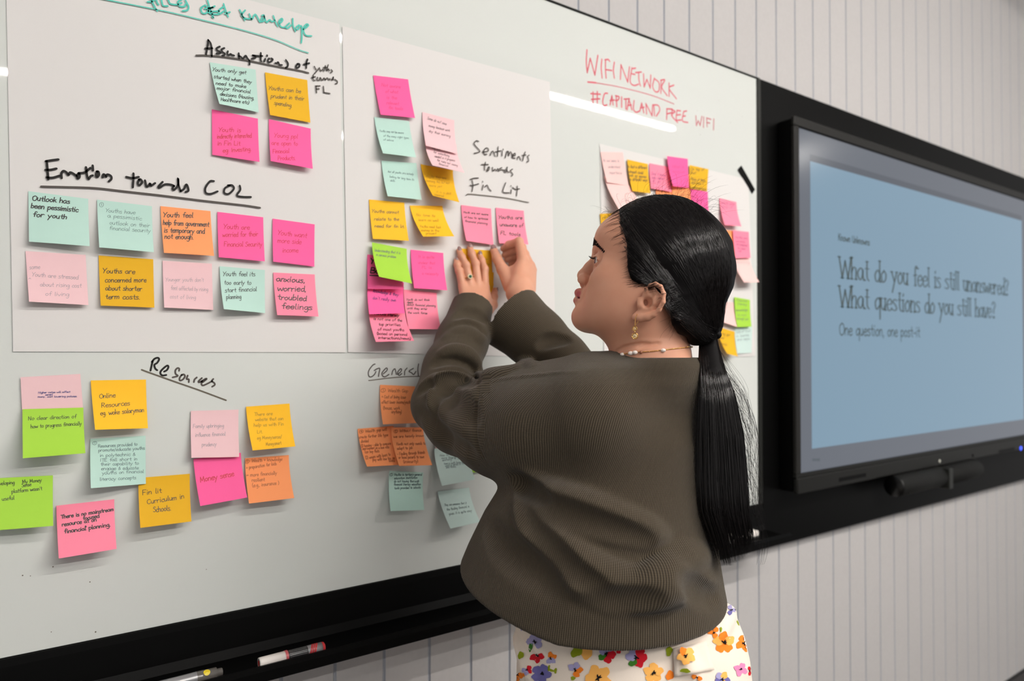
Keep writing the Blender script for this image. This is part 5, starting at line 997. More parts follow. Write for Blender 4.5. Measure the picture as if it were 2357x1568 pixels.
# eyes
ey = pt(1380, 600, 0.033); EC = np.array([-0.033, ey[1] - 0.0045, ey[2]])
G.ell(EC + [-0.003, 0.014, 0.001], (0.019, 0.014, 0.012), 0.014, 's', sym=True)
G.ell(EC + [0, 0.0002, 0], 0.0135, 0.004, sym=True)
G.chain([EC + [0.013, 0.006, -0.001], EC + [0.006, 0.0125, 0.0045], EC + [-0.005, 0.0125, 0.0045], EC + [-0.014, 0.004, 0.0]], 0.0020, 0.002, sym=True)
G.ell(EC + [-0.004, 0.0100, 0.0], (0.0115, 0.0095, 0.0046), 0.001, 's', sym=True)
# neck, down into the collar
nf = pt(1404, 808); nbk = pt(1588, 795); c_n = (nf[1] + nbk[1]) / 2; rn = (nf[1] - nbk[1]) / 2
zN = nf[2]; sh = W2H(W(1518, 870, 1.10))[0]
def nrow(z, f, b, a, x=0.0): return (z, x, (f + b) / 2, a, (f - b) / 2, 0.0)
G.slices([nrow(-0.165, nf[1] - 0.03, nbk[1] + 0.012, 0.045), nrow(-0.110, nf[1] - 0.002, nbk[1] - 0.006, 0.060), nrow(zN, nf[1], nbk[1] - 0.002, 0.057), nrow(-0.055, nf[1] + 0.006, nbk[1] + 0.002, 0.055), nrow(-0.02, 0.070, -0.058, 0.055), nrow(0.02, 0.06, -0.070, 0.058)], 0.022)
G.cone((-0.050, -0.02, 0.0), (-0.012, nf[1] - 0.01, -0.12), 0.012, 0.011, 0.02, sym=True)
# ears
def ear_pt(cx_, cy_, out=0.0):
    px, py = cp(21, cx_, cy_); X = 0.0735 + out; p = HP(px, py, X); X2 = X + max(0.0, (0.012 - p[1])) * 0.28; q = HP(px, py, X2); q[0] = -X2; return q
rim = [(690, 985), (700, 930), (712, 885), (738, 848), (780, 834), (822, 858), (846, 912), (842, 980), (808, 1042), (765, 1084), (715, 1108)]
G.chain([ear_pt(*q, 0.004 if i > 1 else 0.001) for i, q in enumerate(rim)], [0.0020, 0.0024, 0.0027, 0.003, 0.0031, 0.0032, 0.0032, 0.0033, 0.0036, 0.004, 0.0045], 0.002, sym=True)
lobe = [(715, 1100), (660, 1112), (612, 1108)]; G.chain([ear_pt(*q, 0.003) for q in lobe], [0.0048, 0.0052, 0.0046], 0.006, sym=True)
pl = [ear_pt(760, 900, -0.001), ear_pt(800, 960, -0.001), ear_pt(740, 1040, -0.001), ear_pt(650, 1085, 0.0)]
for i in range(3): G.cone(pl[i], pl[i + 1], 0.0062, 0.0062, 0.006, sym=True, flat=((1.0, 0.25, 0.0), 0.5))
G.cone(ear_pt(730, 900, -0.003), ear_pt(700, 1050, -0.002), 0.008, 0.008, 0.006, sym=True, flat=((1.0, 0.25, 0), 0.5))
anti = [(748, 905), (770, 945), (772, 990), (740, 1028), (690, 1040)]; G.chain([ear_pt(*q, 0.0015) for q in anti], [0.0020, 0.0026, 0.0030, 0.0030, 0.0026], 0.003, sym=True)
G.chain([ear_pt(735, 870, 0.0025), ear_pt(752, 930, 0.004)], 0.003, 0.003, 's', sym=True)
G.chain([ear_pt(812, 900, 0.0045), ear_pt(812, 970, 0.0045), ear_pt(775, 1040, 0.0045)], 0.0022, 0.003, 's', sym=True)
G.ell(ear_pt(712, 985, 0.004), 0.0072, 0.003, 's', sym=True)
G.ell(ear_pt(690, 990, -0.002), 0.0048, 0.002, 's', sym=True)
G.cone(ear_pt(650, 965, 0.002), ear_pt(655, 1010, 0.003), 0.0042, 0.0046, 0.004, sym=True)
def neck_hit(cx_, cy_):
    d = ray(*cp(21, cx_, cy_)); o = W2H(CAM)[0]; dd = W2H(CAM + d)[0] - o; return G.hit(o, dd, 0.85, 1.3, 0.0006)
for line in ('440 1400 500 1362 560 1343 650 1326 730 1322', '640 1360 720 1335 820 1318'):
    q_ = [neck_hit(*q) for q in catmull(parse(line)[0], 5)]; q_ = [q for q in q_ if q is not None]
    if len(q_) > 3: G.chain(q_, [0.0006 + 0.0010 * math.sin(math.pi * i / (len(q_) - 1)) for i in range(len(q_))], 0.003, 's')
V1, F1 = G.mesh(); V1 = relax(V1, F1, 1)
# reddened lips (their real colour)
def lip_dist(V):
    A = np.abs(V); v = np.column_stack([-A[:, 0], V[:, 1], V[:, 2]]); best = np.full(len(V), 9.0)
    for ch_, r in (([(-0.021, mc[1] - 0.004, mc[2]), (-0.011, (mc[1] + ul[1]) / 2, ul[2] + 0.001), (0, ul[1] - 0.0062, ul[2])], [0.0035, 0.0055, 0.0062]), ([(-0.020, mc[1] - 0.005, mc[2] - 0.002), (-0.010, (mc[1] + ll[1]) / 2, ll[2] + 0.001), (0, ll[1] - 0.0070, ll[2])], [0.0035, 0.0062, 0.0070])):
        for i in range(2):
            a, b = np.array(ch_[i]), np.array(ch_[i + 1]); ab = b - a; t = np.clip((v - a) @ ab / (ab @ ab), 0, 1); d = np.linalg.norm(v - a - t[:, None] * ab, axis=1) - (r[i] + t * (r[i + 1] - r[i])); best = np.minimum(best, d)
    return best
lip1 = np.clip((0.0023 - lip_dist(V1)) / 0.0014, 0, 1)
headV = H2W(V1)

# ------------------------------------------------------------------ hands
def hand(tbl, palm, fore, web, h=0.0013):
    pts = np.array([WY(*cp(22, a, b), y) for ch_ in list(tbl.values()) + palm + fore + web for a, b, y, r in ch_]); K = Field(pts.min(0) - 0.034, pts.max(0) + 0.034, h)
    tips = {}
    for ch_ in palm: K.chain([WY(*cp(22, a, b), y) for a, b, y, r in ch_], [q[3] for q in ch_], 0.010)
    for ch_ in web: K.chain([WY(*cp(22, a, b), y) for a, b, y, r in ch_], [q[3] for q in ch_], 0.012)
    for ch_ in fore: K.chain([WY(*cp(22, a, b), y) for a, b, y, r in ch_], [q[3] for q in ch_], 0.016)
    for nm_, ch_ in tbl.items():
        P = [WY(*cp(22, a, b), y) for a, b, y, r in ch_]; K.chain(P, [q[3] for q in ch_], 0.0035); tips[nm_] = (P[0], P[1], ch_[0][3])
        for j, p in enumerate(P[1:3]): K.ell(p, ch_[j + 1][3] * 1.04, 0.003)
    return K, tips
KL, tipsL = hand({'pinky': [(306, 480, -.0085, .0056), (314, 545, -.014, .0065), (338, 620, -.021, .0072), (395, 840, -.027, .0088)],
                  'ring': [(343, 345, -.0085, .0060), (378, 430, -.015, .0070), (437, 548, -.023, .0079), (505, 850, -.031, .0095)],
                  'middle': [(492, 302, -.0085, .0062), (518, 390, -.015, .0072), (570, 525, -.024, .0081), (605, 850, -.034, .0098)],
                  'index': [(630, 405, -.0085, .0060), (655, 480, -.015, .0070), (695, 600, -.022, .0078), (697, 860, -.032, .0096)],
                  'thumb': [(841, 895, -.017, .0062), (822, 985, -.026, .0085), (808, 1100, -.036, .0100), (730, 1190, -.050, .0115)]},
                 [[(395, 845, -.027, .0098), (450, 1100, -.046, .013)], [(505, 855, -.030, .0105), (520, 1120, -.052, .0145)], [(605, 855, -.033, .0108), (590, 1130, -.055, .015)], [(695, 860, -.032, .0105), (655, 1150, -.056, .013)]],
                 [[(560, 1130, -.056, .017), (540, 1300, -.085, .020), (480, 1500, -.13, .022)]],
                 [[(700, 960, -.037, .009), (790, 1110, -.038, .009)], [(680, 1040, -.042, .010), (750, 1160, -.047, .0105)]])
KR, tipsR = hand({'index': [(955, 318, -.0145, .0066), (1035, 262, -.033, .0080), (1172, 222, -.062, .0092), (1222, 480, -.078, .0108)],
                  'middle': [(975, 405, -.0135, .0066), (1075, 350, -.028, .0078), (1212, 300, -.050, .0090), (1285, 500, -.072, .0108)],
                  'ring': [(1010, 470, -.0135, .0064), (1120, 420, -.024, .0076), (1255, 390, -.042, .0086), (1328, 555, -.064, .0102)],
                  'pinky': [(1060, 530, -.013, .0058), (1170, 500, -.022, .0068), (1295, 470, -.036, .0076), (1358, 615, -.056, .0090)],
                  'thumb': [(822, 335, -.0135, .0080), (866, 450, -.028, .0098), (945, 605, -.050, .0118), (1062, 840, -.082, .0160)]},
                 [[(1222, 485, -.077, .0115), (1120, 930, -.102, .018)], [(1285, 505, -.071, .0115), (1190, 940, -.104, .019)], [(1325, 560, -.063, .011), (1250, 920, -.098, .019)], [(1352, 620, -.057, .0105), (1290, 880, -.090, .017)]],
                 [[(1195, 940, -.103, .023), (1250, 1120, -.125, .022), (1330, 1320, -.150, .022)]],
                 [[(985, 650, -.056, .0105), (1190, 590, -.074, .0105)], [(1040, 740, -.068, .013), (1170, 700, -.082, .015)], [(1060, 820, -.078, .014), (1180, 860, -.096, .018)]])
LV, LF_ = KL.mesh(); LV = relax(LV, LF_, 2); RV, RF_ = KR.mesh(); RV = relax(RV, RF_, 2)
# nothing of a hand may sink into the sheet of paper
LV[:, 1] = np.minimum(LV[:, 1], -0.0062); RV[:, 1] = np.minimum(RV[:, 1], -0.0062)

# ------------------------------------------------------------------ trunk, arms and legs under the clothes
T = Field((-0.22, 0.80, -1.47), (0.40, 1.46, 0.02), 0.008)
hipc = LP(1455, 1500, 1.06); fl = -EYE
T.slices([(z, cx + 0.004, cy, a * 0.72, b * 0.72, g) for z, cx, cy, a, b, g in TORSO if -0.26 < z < -0.03])
T.ell((hipc[0], hipc[1], -0.50), (0.125, 0.085, 0.15), 0.06)
T.chain([LA[0], LA[2], LA[4]], [0.050, 0.040, 0.024], 0.02); T.chain([LF[0], LF[2], LF[3]], [0.024, 0.026, 0.022], 0.015)
T.chain([LP(1560, 905, 1.19), RA[1], RA[2]], [0.046, 0.042, 0.036], 0.03); T.chain([RF[0], RF[2], RF[3]], [0.034, 0.028, 0.024], 0.02)
bodydir = np.array([math.sin(math.radians(-25)), math.cos(math.radians(-25))])
for sd in (-1, 1):
    hx, hy = hipc[0] + sd * 0.075, hipc[1] + 0.005 * sd
    T.chain([(hx, hy, -0.56), (hx, hy + 0.012, fl + 0.46), (hx, hy, fl + 0.10), (hx, hy, fl + 0.065)], [0.078, 0.052, 0.036, 0.034], 0.03)
    T.cone((hx, hy, fl + 0.045), (hx - 0.07, hy + 0.12, fl + 0.028), 0.034, 0.024, 0.02)
V3, F3 = T.mesh(); V3 = relax(V3, F3, 2); V3[:, 2] = np.maximum(V3[:, 2], fl + 0.002); V3 = toW(V3)
n1, n2, n3 = len(headV), len(LV), len(RV)
BV = np.vstack([headV, LV, RV, V3]); BF = np.vstack([F1, LF_ + n1, RF_ + n1 + n2, F3 + n1 + n2 + n3])
body = field_mesh('body', BV, BF, M_skin, person)
attr(body, 'lip', np.concatenate([lip1, np.zeros(n2 + n3 + len(V3))]))
print('body', len(BV))
# eyeballs, brows, lashes
for sd in (1, -1):
    c = EC * [sd, 1, 1]; cw = H2W(c)[0]; ax_ = [HX, HF, np.array([0, 0, 1.0])]
    e = MB().ball(cw, 0.0124, 14).build('eyeball', M_eyew, body, True)
    look = HF * 0.95 + HX * -0.30 + np.array([0, 0, 0.10]); look /= np.linalg.norm(look)
    MB().lathe(cw, look, [(0.0104, 0.0067), (0.0120, 0.0050), (0.0128, 0.002), (0.0130, 0.0)], 20).build('iris', M_iris, e, True)
def on_face(p, off=0.0):
    """the skin in front of a head-frame point, looking along +y outwards and sideways"""
    d = np.array([p[0] * 0.9 / 0.05, 1.0, 0.0]); d[0] = np.clip(d[0], -1.2, 1.2); d /= np.linalg.norm(d); o = np.array(p) - d * 0.05
    t = np.arange(0, 0.09, 0.0005); v = G.sample(o + d * t[:, None]); i = np.where(v < 0)[0]; return o + d * (t[i[-1]] + off if len(i) else 0.05)
for sd in (1, -1):
    mb = MB(); base = [pt(1377.5, 557, 0.012), pt(1382, 558, 0.022), pt(1389, 563, 0.032), pt(1400, 581, 0.046)]; base = [np.array([-x_, b[1], b[2]]) for x_, b in zip((0.012, 0.022, 0.033, 0.046), base)]
    P = catmull(np.array(base), 7)
    for i, p in enumerate(P):
        w = 0.0056 * (1 - 0.75 * (i / (len(P) - 1)) ** 1.5)
        for k in range(12):
            q = p + np.array([0, 0, RNG.uniform(-w, w)]); a = on_face(q * [1, 1, 1], 0.0004); q2 = q + np.array([-0.004, -0.0012, 0.0012 + RNG.uniform(-.0008, .0008)]); b = on_face(q2, 0.0006)
            a, b = a * [sd, 1, 1], b * [sd, 1, 1]; mb.tube(H2W(np.array([a, (a + b) / 2, b])), [0.00036, 0.00036, 0.00010], 4)
    mb.build('eyebrow', M_hair, body, True)
    mb = MB()
    for k in range(20):
        u = k / 19.0; th_ = -0.85 + 1.75 * u; a = EC + [-math.sin(th_) * 0.0135, math.cos(th_) * 0.0135, 0.0040 - 0.0035 * abs(u - 0.45)]
        o_ = np.array([-math.sin(th_) * 0.8, math.cos(th_), 0.0]); pts = [a, a + o_ * 0.004 + [0, 0, 0.0002], a + o_ * 0.0075 + [0, 0, 0.0036]]
        mb.tube(H2W(np.array(pts) * [sd, 1, 1]), [0.00034, 0.00028, 0.00008], 4)
    mb.build('eyelashes', M_hair, body, True)
# nails
def nail(tips, key, out, wid, ln, back=0.30):
    p, q, r = tips[key]; t = p - q; t /= np.linalg.norm(t); n = np.asarray(out, float); n -= t * (n @ t); n /= np.linalg.norm(n); s_ = np.cross(t, n)
    c = p + n * r * 0.80 + t * r * back
    MB().ball(c, (wid, ln, 0.0024), 10, axes=[s_, t, n]).build('fingernail', M_nail, body, True)
tocam = CAM - WY(1090, 600, 0.0); tocam /= np.linalg.norm(tocam)
for k in ('pinky', 'ring', 'middle', 'index'): nail(tipsL, k, np.array([-0.15, -1.0, 0.25]), 0.0044, 0.0060)
nail(tipsL, 'thumb', np.array([0.75, -0.6, 0.1]), 0.0046, 0.0066); nail(tipsR, 'thumb', np.array([-0.45, -0.9, 0.25]), 0.0060, 0.0080)
nail(tipsR, 'index', np.array([0.2, 0.5, 0.9]), 0.0042, 0.0056)
# ring on the left hand
rp = WY(*cp(22, 480, 720), -0.0285); ra_ = WY(*cp(22, 437, 548), -.023) - WY(*cp(22, 505, 850), -.031); ra_ /= np.linalg.norm(ra_)
mb = MB(); e1 = np.cross(ra_, [0, -1.0, 0]); e1 /= np.linalg.norm(e1); e2 = np.cross(ra_, e1)
mb.tube([rp + (e1 * math.cos(w) + e2 * math.sin(w)) * 0.0098 for w in np.linspace(0, 2 * math.pi, 40)], 0.0009, 8)
rg = mb.build('ring', M_gold, person, True)
nn = CAM - rp; nn -= ra_ * (nn @ ra_); nn /= np.linalg.norm(nn); nn = nn + e1 * 0.25 * (1 if e1 @ XR > 0 else -1); nn /= np.linalg.norm(nn); st = rp + nn * 0.0112; sx = np.cross(ra_, nn)
mb = MB(); mb.ball(st, (0.0052, 0.0052, 0.0014), 10, axes=[sx, ra_, nn])
for w in np.linspace(0, 2 * math.pi, 14, endpoint=False): mb.ball(st + (sx * math.cos(w) + ra_ * math.sin(w)) * 0.0047 + nn * 0.0008, 0.0009, 5)
mb.build('bezel', M_crys, rg, True); MB().ball(st + nn * 0.0014 + sx * 0.0004, (0.0031, 0.0031, 0.0018), 8, axes=[sx, ra_, nn]).build('stone', M_emer, rg)
# ------------------------------------------------------------------ hair: a combed-back cap, a tied tail, single strands
Hf = Field((-0.105, -0.165, -0.125), (0.105, 0.125, 0.185), 0.0024)
Hf.ell((0, -0.011, 0.066), (0.077, 0.096, 0.093)); fr = pt(1432, 505); Hf.ell((0, fr[1] - 0.040, fr[2] - 0.030), (0.062, 0.048, 0.046), 0.02)
tie = pt(1626, 759)
Hf.ell((-0.058, 0.026, 0.040), (0.0115, 0.030, 0.034), 0.02, sym=True)
Hf.chain([(0, -0.050, 0.045), (0, -0.046, 0.0), tie + [0, 0.024, 0.020], tie + [0, 0.002, 0.002]], [0.070, 0.058, 0.031, 0.015], 0.03)
nap = pt(1562, 742, 0.03); Hf.cone((-0.040, nap[1], nap[2] + 0.02), tie + [0, 0.01, 0.006], 0.024, 0.012, 0.025, sym=True)
hl = [pt(1240, 400, 0.02), pt(1400, 470, 0.015), pt(1420, 497, 0.02), pt(1434, 520, 0.045), pt(1447, 565, 0.055), pt(1447, 622, 0.064), pt(1452, 645, 0.069), pt(1468, 656, 0.072), pt(1496, 655, 0.073), pt(1524, 664, 0.073), pt(1534, 690, 0.072), pt(1541, 722, 0.066), pt(1543, 745, 0.06), pt(1556, 768, 0.05), pt(1580, 776, 0.03), pt(1590, 960), pt(1200, 960)]
poly = np.array([(p[1], p[2]) for p in hl])
sl_ = (slice(None),) * 3; X, Y, Z = Hf.xyz(sl_); YY, ZZ = np.meshgrid(Hf.ax[1], Hf.ax[2], indexing='ij')
dmin = np.full(YY.shape, 9.0); ins = np.zeros(YY.shape, bool)
for i in range(len(poly)):
    a, b = poly[i], poly[(i + 1) % len(poly)]; ab = b - a; t = np.clip(((YY - a[0]) * ab[0] + (ZZ - a[1]) * ab[1]) / (ab @ ab), 0, 1)
    dmin = np.minimum(dmin, np.hypot(YY - a[0] - t * ab[0], ZZ - a[1] - t * ab[1]))
    c = ((a[1] > ZZ) != (b[1] > ZZ)) & (YY < (b[0] - a[0]) * (ZZ - a[1]) / (b[1] - a[1] + 1e-12) + a[0]); ins ^= c
sd2 = np.where(ins, -dmin, dmin).astype(np.float32)
whole = Hf.v.copy()
Hf.put(sl_, sd2[None], 0.006, 's')
Vh, Fh = Hf.mesh(); Vh = relax(Vh, Fh, 2)
hair = field_mesh('hair', H2W(Vh), Fh, M_hair, person); hair['label'] = 'long black hair tied low at the back'
Full = Field(Hf.lo, Hf.lo, Hf.h); Full.n = Hf.n; Full.ax = Hf.ax; Full.v = whole
# strands combed from the hairline and the parting back to the tie
hc0 = np.array([0, -0.03, 0.04])
def onhair(dirs, off):
    out = []
    for d in dirs:
        d = d / np.linalg.norm(d); t = np.arange(0.02, 0.17, 0.0012); v = Full.sample(hc0 + d * t[:, None]); i = np.where(v < 0)[0]; out.append(hc0 + d * (t[i[-1]] + off if len(i) else 0.05))
    return np.array(out)
def strand_mesh(lines, rad, name, parent, m=None):
    V_, F_ = [], []; n = 0
    for P, r in zip(lines, rad):
        P = np.asarray(P, float); k = len(P); T_ = np.gradient(P, axis=0); T_ /= np.linalg.norm(T_, axis=1)[:, None] + 1e-12
        a = np.cross(T_, CAM - P); a /= np.linalg.norm(a, axis=1)[:, None] + 1e-12; b = np.cross(T_, a); w = r * np.concatenate([np.ones(k - 3), [0.8, 0.5, 0.15]])
        ring_ = np.stack([P + a * (w * c_)[:, None] + b * (w * s_)[:, None] for c_, s_ in ((1, 0), (-0.5, 0.866), (-0.5, -0.866))], 1).reshape(-1, 3); V_.append(ring_)
        i0 = n + 3 * np.arange(k - 1)
        for j in range(3): F_.append(np.column_stack([i0 + j, i0 + (j + 1) % 3, i0 + 3 + (j + 1) % 3, i0 + 3 + j]))
        n += 3 * k
    return field_mesh(name, np.vstack(V_), np.vstack(F_), m or M_hair2, parent)
lines, rad = [], []
hl3 = catmull(np.array(hl[1:15]), 6)
tdir = tie - hc0
for i in range(2300):
    sd = -1 if RNG.random() < 0.68 else 1; mode = RNG.random()
    if mode < 0.55:                               # from the parting over the side of the head
        f_ = RNG.random(); s0 = np.array([sd * (0.002 + 0.012 * RNG.random()), 0.075 - 0.135 * f_, 0.125 + 0.03 * math.sin(math.pi * (0.25 + 0.5 * f_))]) - hc0
        md = np.array([sd * (0.35 + 0.95 * RNG.random()), -0.25 - 0.35 * f_ - 0.2 * RNG.random(), 0.55 - 0.55 * RNG.random()]) * 0.11
    else:                                         # from the hairline
        q = hl3[RNG.integers(len(hl3))]; s0 = np.array([sd * (0.012 + 0.062 * min(1, max(0, (0.120 - q[2]) / 0.07))), q[1] - 0.004 - 0.01 * RNG.random(), q[2] + 0.002 + 0.006 * RNG.random()]) - hc0
        md = (s0 * 0.5 + tdir * 0.5); md[0] = sd * (0.06 + 0.03 * RNG.random()); md[2] += 0.02 * RNG.random()
    e_ = tdir + RNG.normal(0, 0.006, 3)
    u = np.linspace(0, 1, 15)[:, None]; D = (1 - u) ** 2 * s0 + 2 * u * (1 - u) * md + u * u * e_
    P = onhair(D, RNG.uniform(-0.0004, 0.0010)); P[-1] = tie + RNG.normal(0, 0.006, 3) * [1, 1, 0.4]
    lines.append(H2W(P)); rad.append(RNG.uniform(0.00018, 0.00042))
strand_mesh(lines, rad, 'strands', hair)
# flyaway hairs over the crown and forehead
lines, rad = [], []
for i in range(210):
    sd = RNG.choice([-1, 1]); f_ = RNG.random() ** 0.75; s0 = np.array([sd * RNG.uniform(0, 0.065), 0.078 - 0.16 * f_, 0.135]) - hc0
    b = onhair([s0], 0.0)[0]; out = b - hc0; out /= np.linalg.norm(out); L = RNG.uniform(0.016, 0.060) * (0.9 if f_ < 0.3 else 0.9)
    dr = np.array([RNG.normal(0, 0.5), (0.35 if f_ < 0.2 else -0.6) + RNG.normal(0, 0.5), RNG.normal(0.1, 0.3)]); u = np.linspace(0, 1, 12)[:, None]
    P = b + out * (u * L * 1.1 - u * u * L * RNG.uniform(0.5, 1.15)) + dr * L * (u ** 1.4) * RNG.uniform(0.5, 1.1)
    lines.append(H2W(P)); rad.append(RNG.uniform(0.00007, 0.00015))
for i in range(40):                               # loose wisps before the ear and at the nape
    k = RNG.random()
    if k < 0.5: p0 = pt(1440 + RNG.uniform(-8, 10), 530 + RNG.uniform(-20, 70), 0.058); v = np.array([0, -0.012 + RNG.normal(0, 0.004), -0.055])
    else: p0 = pt(1545 + RNG.uniform(-6, 20), 735 + RNG.uniform(-20, 25), 0.055); v = np.array([0, 0.012 + RNG.normal(0, 0.008), -0.022])
    u = np.linspace(0, 1, 10)[:, None]; P = p0 + v * u + np.array([0, 0.006 * RNG.normal(), 0]) * np.sin(u * 3) + np.array([0.004, 0, 0]) * 0
    lines.append(H2W(P)); rad.append(0.00010)
for i in range(420):                              # fine hairs softening the hairline
    q = hl3[RNG.integers(int(len(hl3) * 0.8))]; sd = -1 if RNG.random() < 0.8 else 1; x0 = 0.012 + 0.056 * min(1, max(0, (0.120 - q[2]) / 0.07))
    s0 = np.array([sd * x0, q[1] + RNG.uniform(-0.001, 0.011), q[2] - RNG.uniform(0, 0.005)]); s1 = np.array([sd * (x0 + 0.004), q[1] - 0.022, q[2] + RNG.uniform(-0.004, 0.012)])
    P = []
    for u in np.linspace(0, 1, 9):
        p = s0 * (1 - u) + s1 * u - hc0; d = p / np.linalg.norm(p); t = np.arange(0.03, 0.16, 0.0012); vv = np.minimum(Hf.sample(hc0 + d * t[:, None]), G.sample(hc0 + d * t[:, None])); ix = np.where(vv < 0)[0]
        P.append(hc0 + d * ((t[ix[-1]] if len(ix) else 0.08) + 0.0006 + 0.0008 * math.sin(3 * u)))
    lines.append(H2W(np.array(P)[::-1])); rad.append(RNG.uniform(0.00010, 0.00022))
strand_mesh(lines, rad, 'flyaway_hairs', hair, M_hair)
# the tail
prof = [(775, 1630, 18, 1.060), (790, 1631, 21, 1.040), (850, 1638, 30, 1.005), (900, 1649, 40, 0.995), (1000, 1658, 53, 0.988), (1100, 1663, 58, 0.984), (1180, 1668, 59, 0.982), (1240, 1684, 52, 0.982), (1300, 1694, 44, 0.980)]
pa = np.array(prof)
def tail(y): return [np.interp(y, pa[:, 0], pa[:, i]) for i in (1, 2, 3)]
Tl = Field(np.minimum(LP(1575, 1310, 0.9), LP(1575, 760, 1.12)) - 0.02, np.maximum(LP(1760, 760, 1.12), LP(1760, 1310, 1.12)) + 0.02, 0.003)
rows = []
for y in np.linspace(772, 1215, 30): x_, h_, d_ = tail(y); c_ = LP(x_, y, d_); a_ = h_ / FPX * d_ * (0.84 if y < 1120 else 0.84 - 0.5 * (y - 1120) / 95); rows.append((c_[2], c_[0], c_[1], a_, max(0.012, a_ * 0.62), 0.0))
Tl.slices(rows); Vt, Ft = Tl.mesh(); Vt = relax(Vt, Ft, 2); pony = field_mesh('ponytail', toW(Vt), Ft, M_hair, hair)
lines, rad = [], []
for i in range(2300):
    rr = math.sqrt(RNG.uniform(0.25, 1.0)); an = RNG.uniform(0, 2 * math.pi); a_, b_ = rr * math.cos(an), rr * math.sin(an)
    y1 = 1298 - 55 * abs(RNG.normal(0, 0.9)) - 60 * max(0, -a_) * RNG.random() + (18 if a_ < -0.2 else -30 * max(0, a_)); y1 = min(1302, max(1040, y1)) if RNG.random() < 0.93 else RNG.uniform(900, 1200)
    ys = np.linspace(768, y1, 16); ph = RNG.uniform(0, 6.28); am = RNG.uniform(0, 3.0); P = []
    for y in ys:
        x_, h_, d_ = tail(y); f_ = (y - 768) / 530.0; P.append(W(x_ + a_ * h_ * (1 + 0.05 * math.sin(ph)) + am * f_ * math.sin(ph + 5 * f_) * 1.6, y, d_ - b_ * h_ / FPX * d_ * 0.66))
    lines.append(P); rad.append(RNG.uniform(0.00020, 0.00046))
for i in range(150):                              # stray hairs at the tail's right edge
    y0 = RNG.uniform(800, 1150); ln = RNG.uniform(80, 240); sdd = 1 if RNG.random() < 0.8 else -1; P = []
    bow = RNG.uniform(8, 38) * (0.5 if sdd < 0 else 1)
    for k in range(14):
        u = k / 13; y = y0 + ln * u; x_, h_, d_ = tail(min(y, 1290)); P.append(W(x_ + sdd * (h_ * 0.96 + bow * math.sin(u * 2.6)), min(y, 1300), d_ + RNG.normal(0, 0.0004)))
    lines.append(P); rad.append(RNG.uniform(0.00011, 0.00022))
strand_mesh(lines, rad, 'strands', pony)
# scrunched elastic
tc_ = H2W(tie)[0]; axis = W(1640, 850, 1.03) - W(1618, 735, 1.06); axis /= np.linalg.norm(axis); e1 = np.cross(axis, [1, 0, 0]); e1 /= np.linalg.norm(e1); e2 = np.cross(axis, e1); mb = MB()
for k in range(4):
    o_ = axis * (-0.0090 + 0.0062 * k) + e1 * 0.001 * math.sin(k * 2); pts = [tc_ + o_ + (e1 * math.cos(w) + e2 * math.sin(w)) * (0.0150 + 0.0012 * math.sin(3 * w + k)) + axis * 0.002 * math.sin(2 * w + k) for w in np.linspace(0, 2 * math.pi, 40)]; mb.tube(pts, 0.0040, 9)
mb.build('hair_tie', M_tie, person, True)

# ------------------------------------------------------------------ earring and necklace
lob = H2W(ear_pt(628, 1092, 0.006))[0]
def at_depth(cx_, cy_): return W(*cp(21, cx_, cy_), (lob - CAM) @ FWD - 0.002)
mb = MB(); mb.tube(catmull(np.array([at_depth(630, 1080), at_depth(618, 1110), at_depth(613, 1145), at_depth(611, 1178)]), 5), 0.00055, 8)
mb.tube(catmull(np.array([at_depth(640, 1128) , at_depth(634, 1148), at_depth(620, 1165), at_depth(612, 1180)]), 5), 0.0005, 8); mb.tube([at_depth(610, 1216), at_depth(610, 1240)], 0.0006, 8)
earr = mb.build('earring', M_gold, person, True); earr['label'] = 'gold drop earring'
fd = CAM - lob; fd /= np.linalg.norm(fd)
for (x_, y_, r) in ((610, 1200, 0.0031), (611, 1260, 0.0041)):
    c = at_depth(x_, y_); s1_ = np.cross(fd, [0, 0, 1.0]); s1_ /= np.linalg.norm(s1_); s2_ = np.cross(fd, s1_); mb = MB()
    mb.tube([c + (s1_ * math.cos(w) + s2_ * math.sin(w)) * r for w in np.linspace(0, 2 * math.pi, 30)], 0.0006, 8)
    for w in np.linspace(0, 2 * math.pi, 10, endpoint=False): mb.ball(c + (s1_ * math.cos(w) + s2_ * math.sin(w)) * r * 0.72, 0.00075, 5)
    mb.ball(c, r * 0.28, 6); d_ = mb.build('charm', M_gold, earr, True); MB().lathe(c - fd * 0.0006, fd, [(0, 0), (0, r * 0.95), (0.0006, r * 0.9), (0.0008, 0)], 20).build('crystal', M_crys, d_, True)
vis = [neck_hit(x_, y_) for x_, y_ in catmull(np.array([(470, 1418), (505, 1412), (580, 1402), (620, 1396), (690, 1393), (780, 1385), (845, 1378), (940, 1367), (1030, 1357)], float), 4)]
vis = [p for p in vis if p is not None]; nm_p = [p + np.array([-0.001, 0, 0.0005]) for p in vis]
front = [np.array([-0.03, nm_p[0][1] + 0.022, nm_p[0][2] - 0.014]), np.array([0.0, nm_p[0][1] + 0.03, nm_p[0][2] - 0.03]), np.array([0.03, nm_p[0][1] + 0.022, nm_p[0][2] - 0.014])]
backp = [np.array([-0.02, nm_p[-1][1] - 0.004, nm_p[-1][2] + 0.001]), np.array([0.02, nm_p[-1][1] - 0.004, nm_p[-1][2] + 0.001])]
loop = [p for p in nm_p] + backp + [p * [-1, 1, 1] for p in nm_p[::-1]] + front[::-1]; loop.append(loop[0])
lw = H2W(catmull(np.array(loop), 3)); mb = MB(); mb.tube(lw, 0.0006, 6)
dist = np.concatenate([[0], np.cumsum(np.linalg.norm(np.diff(lw, axis=0), axis=1))])
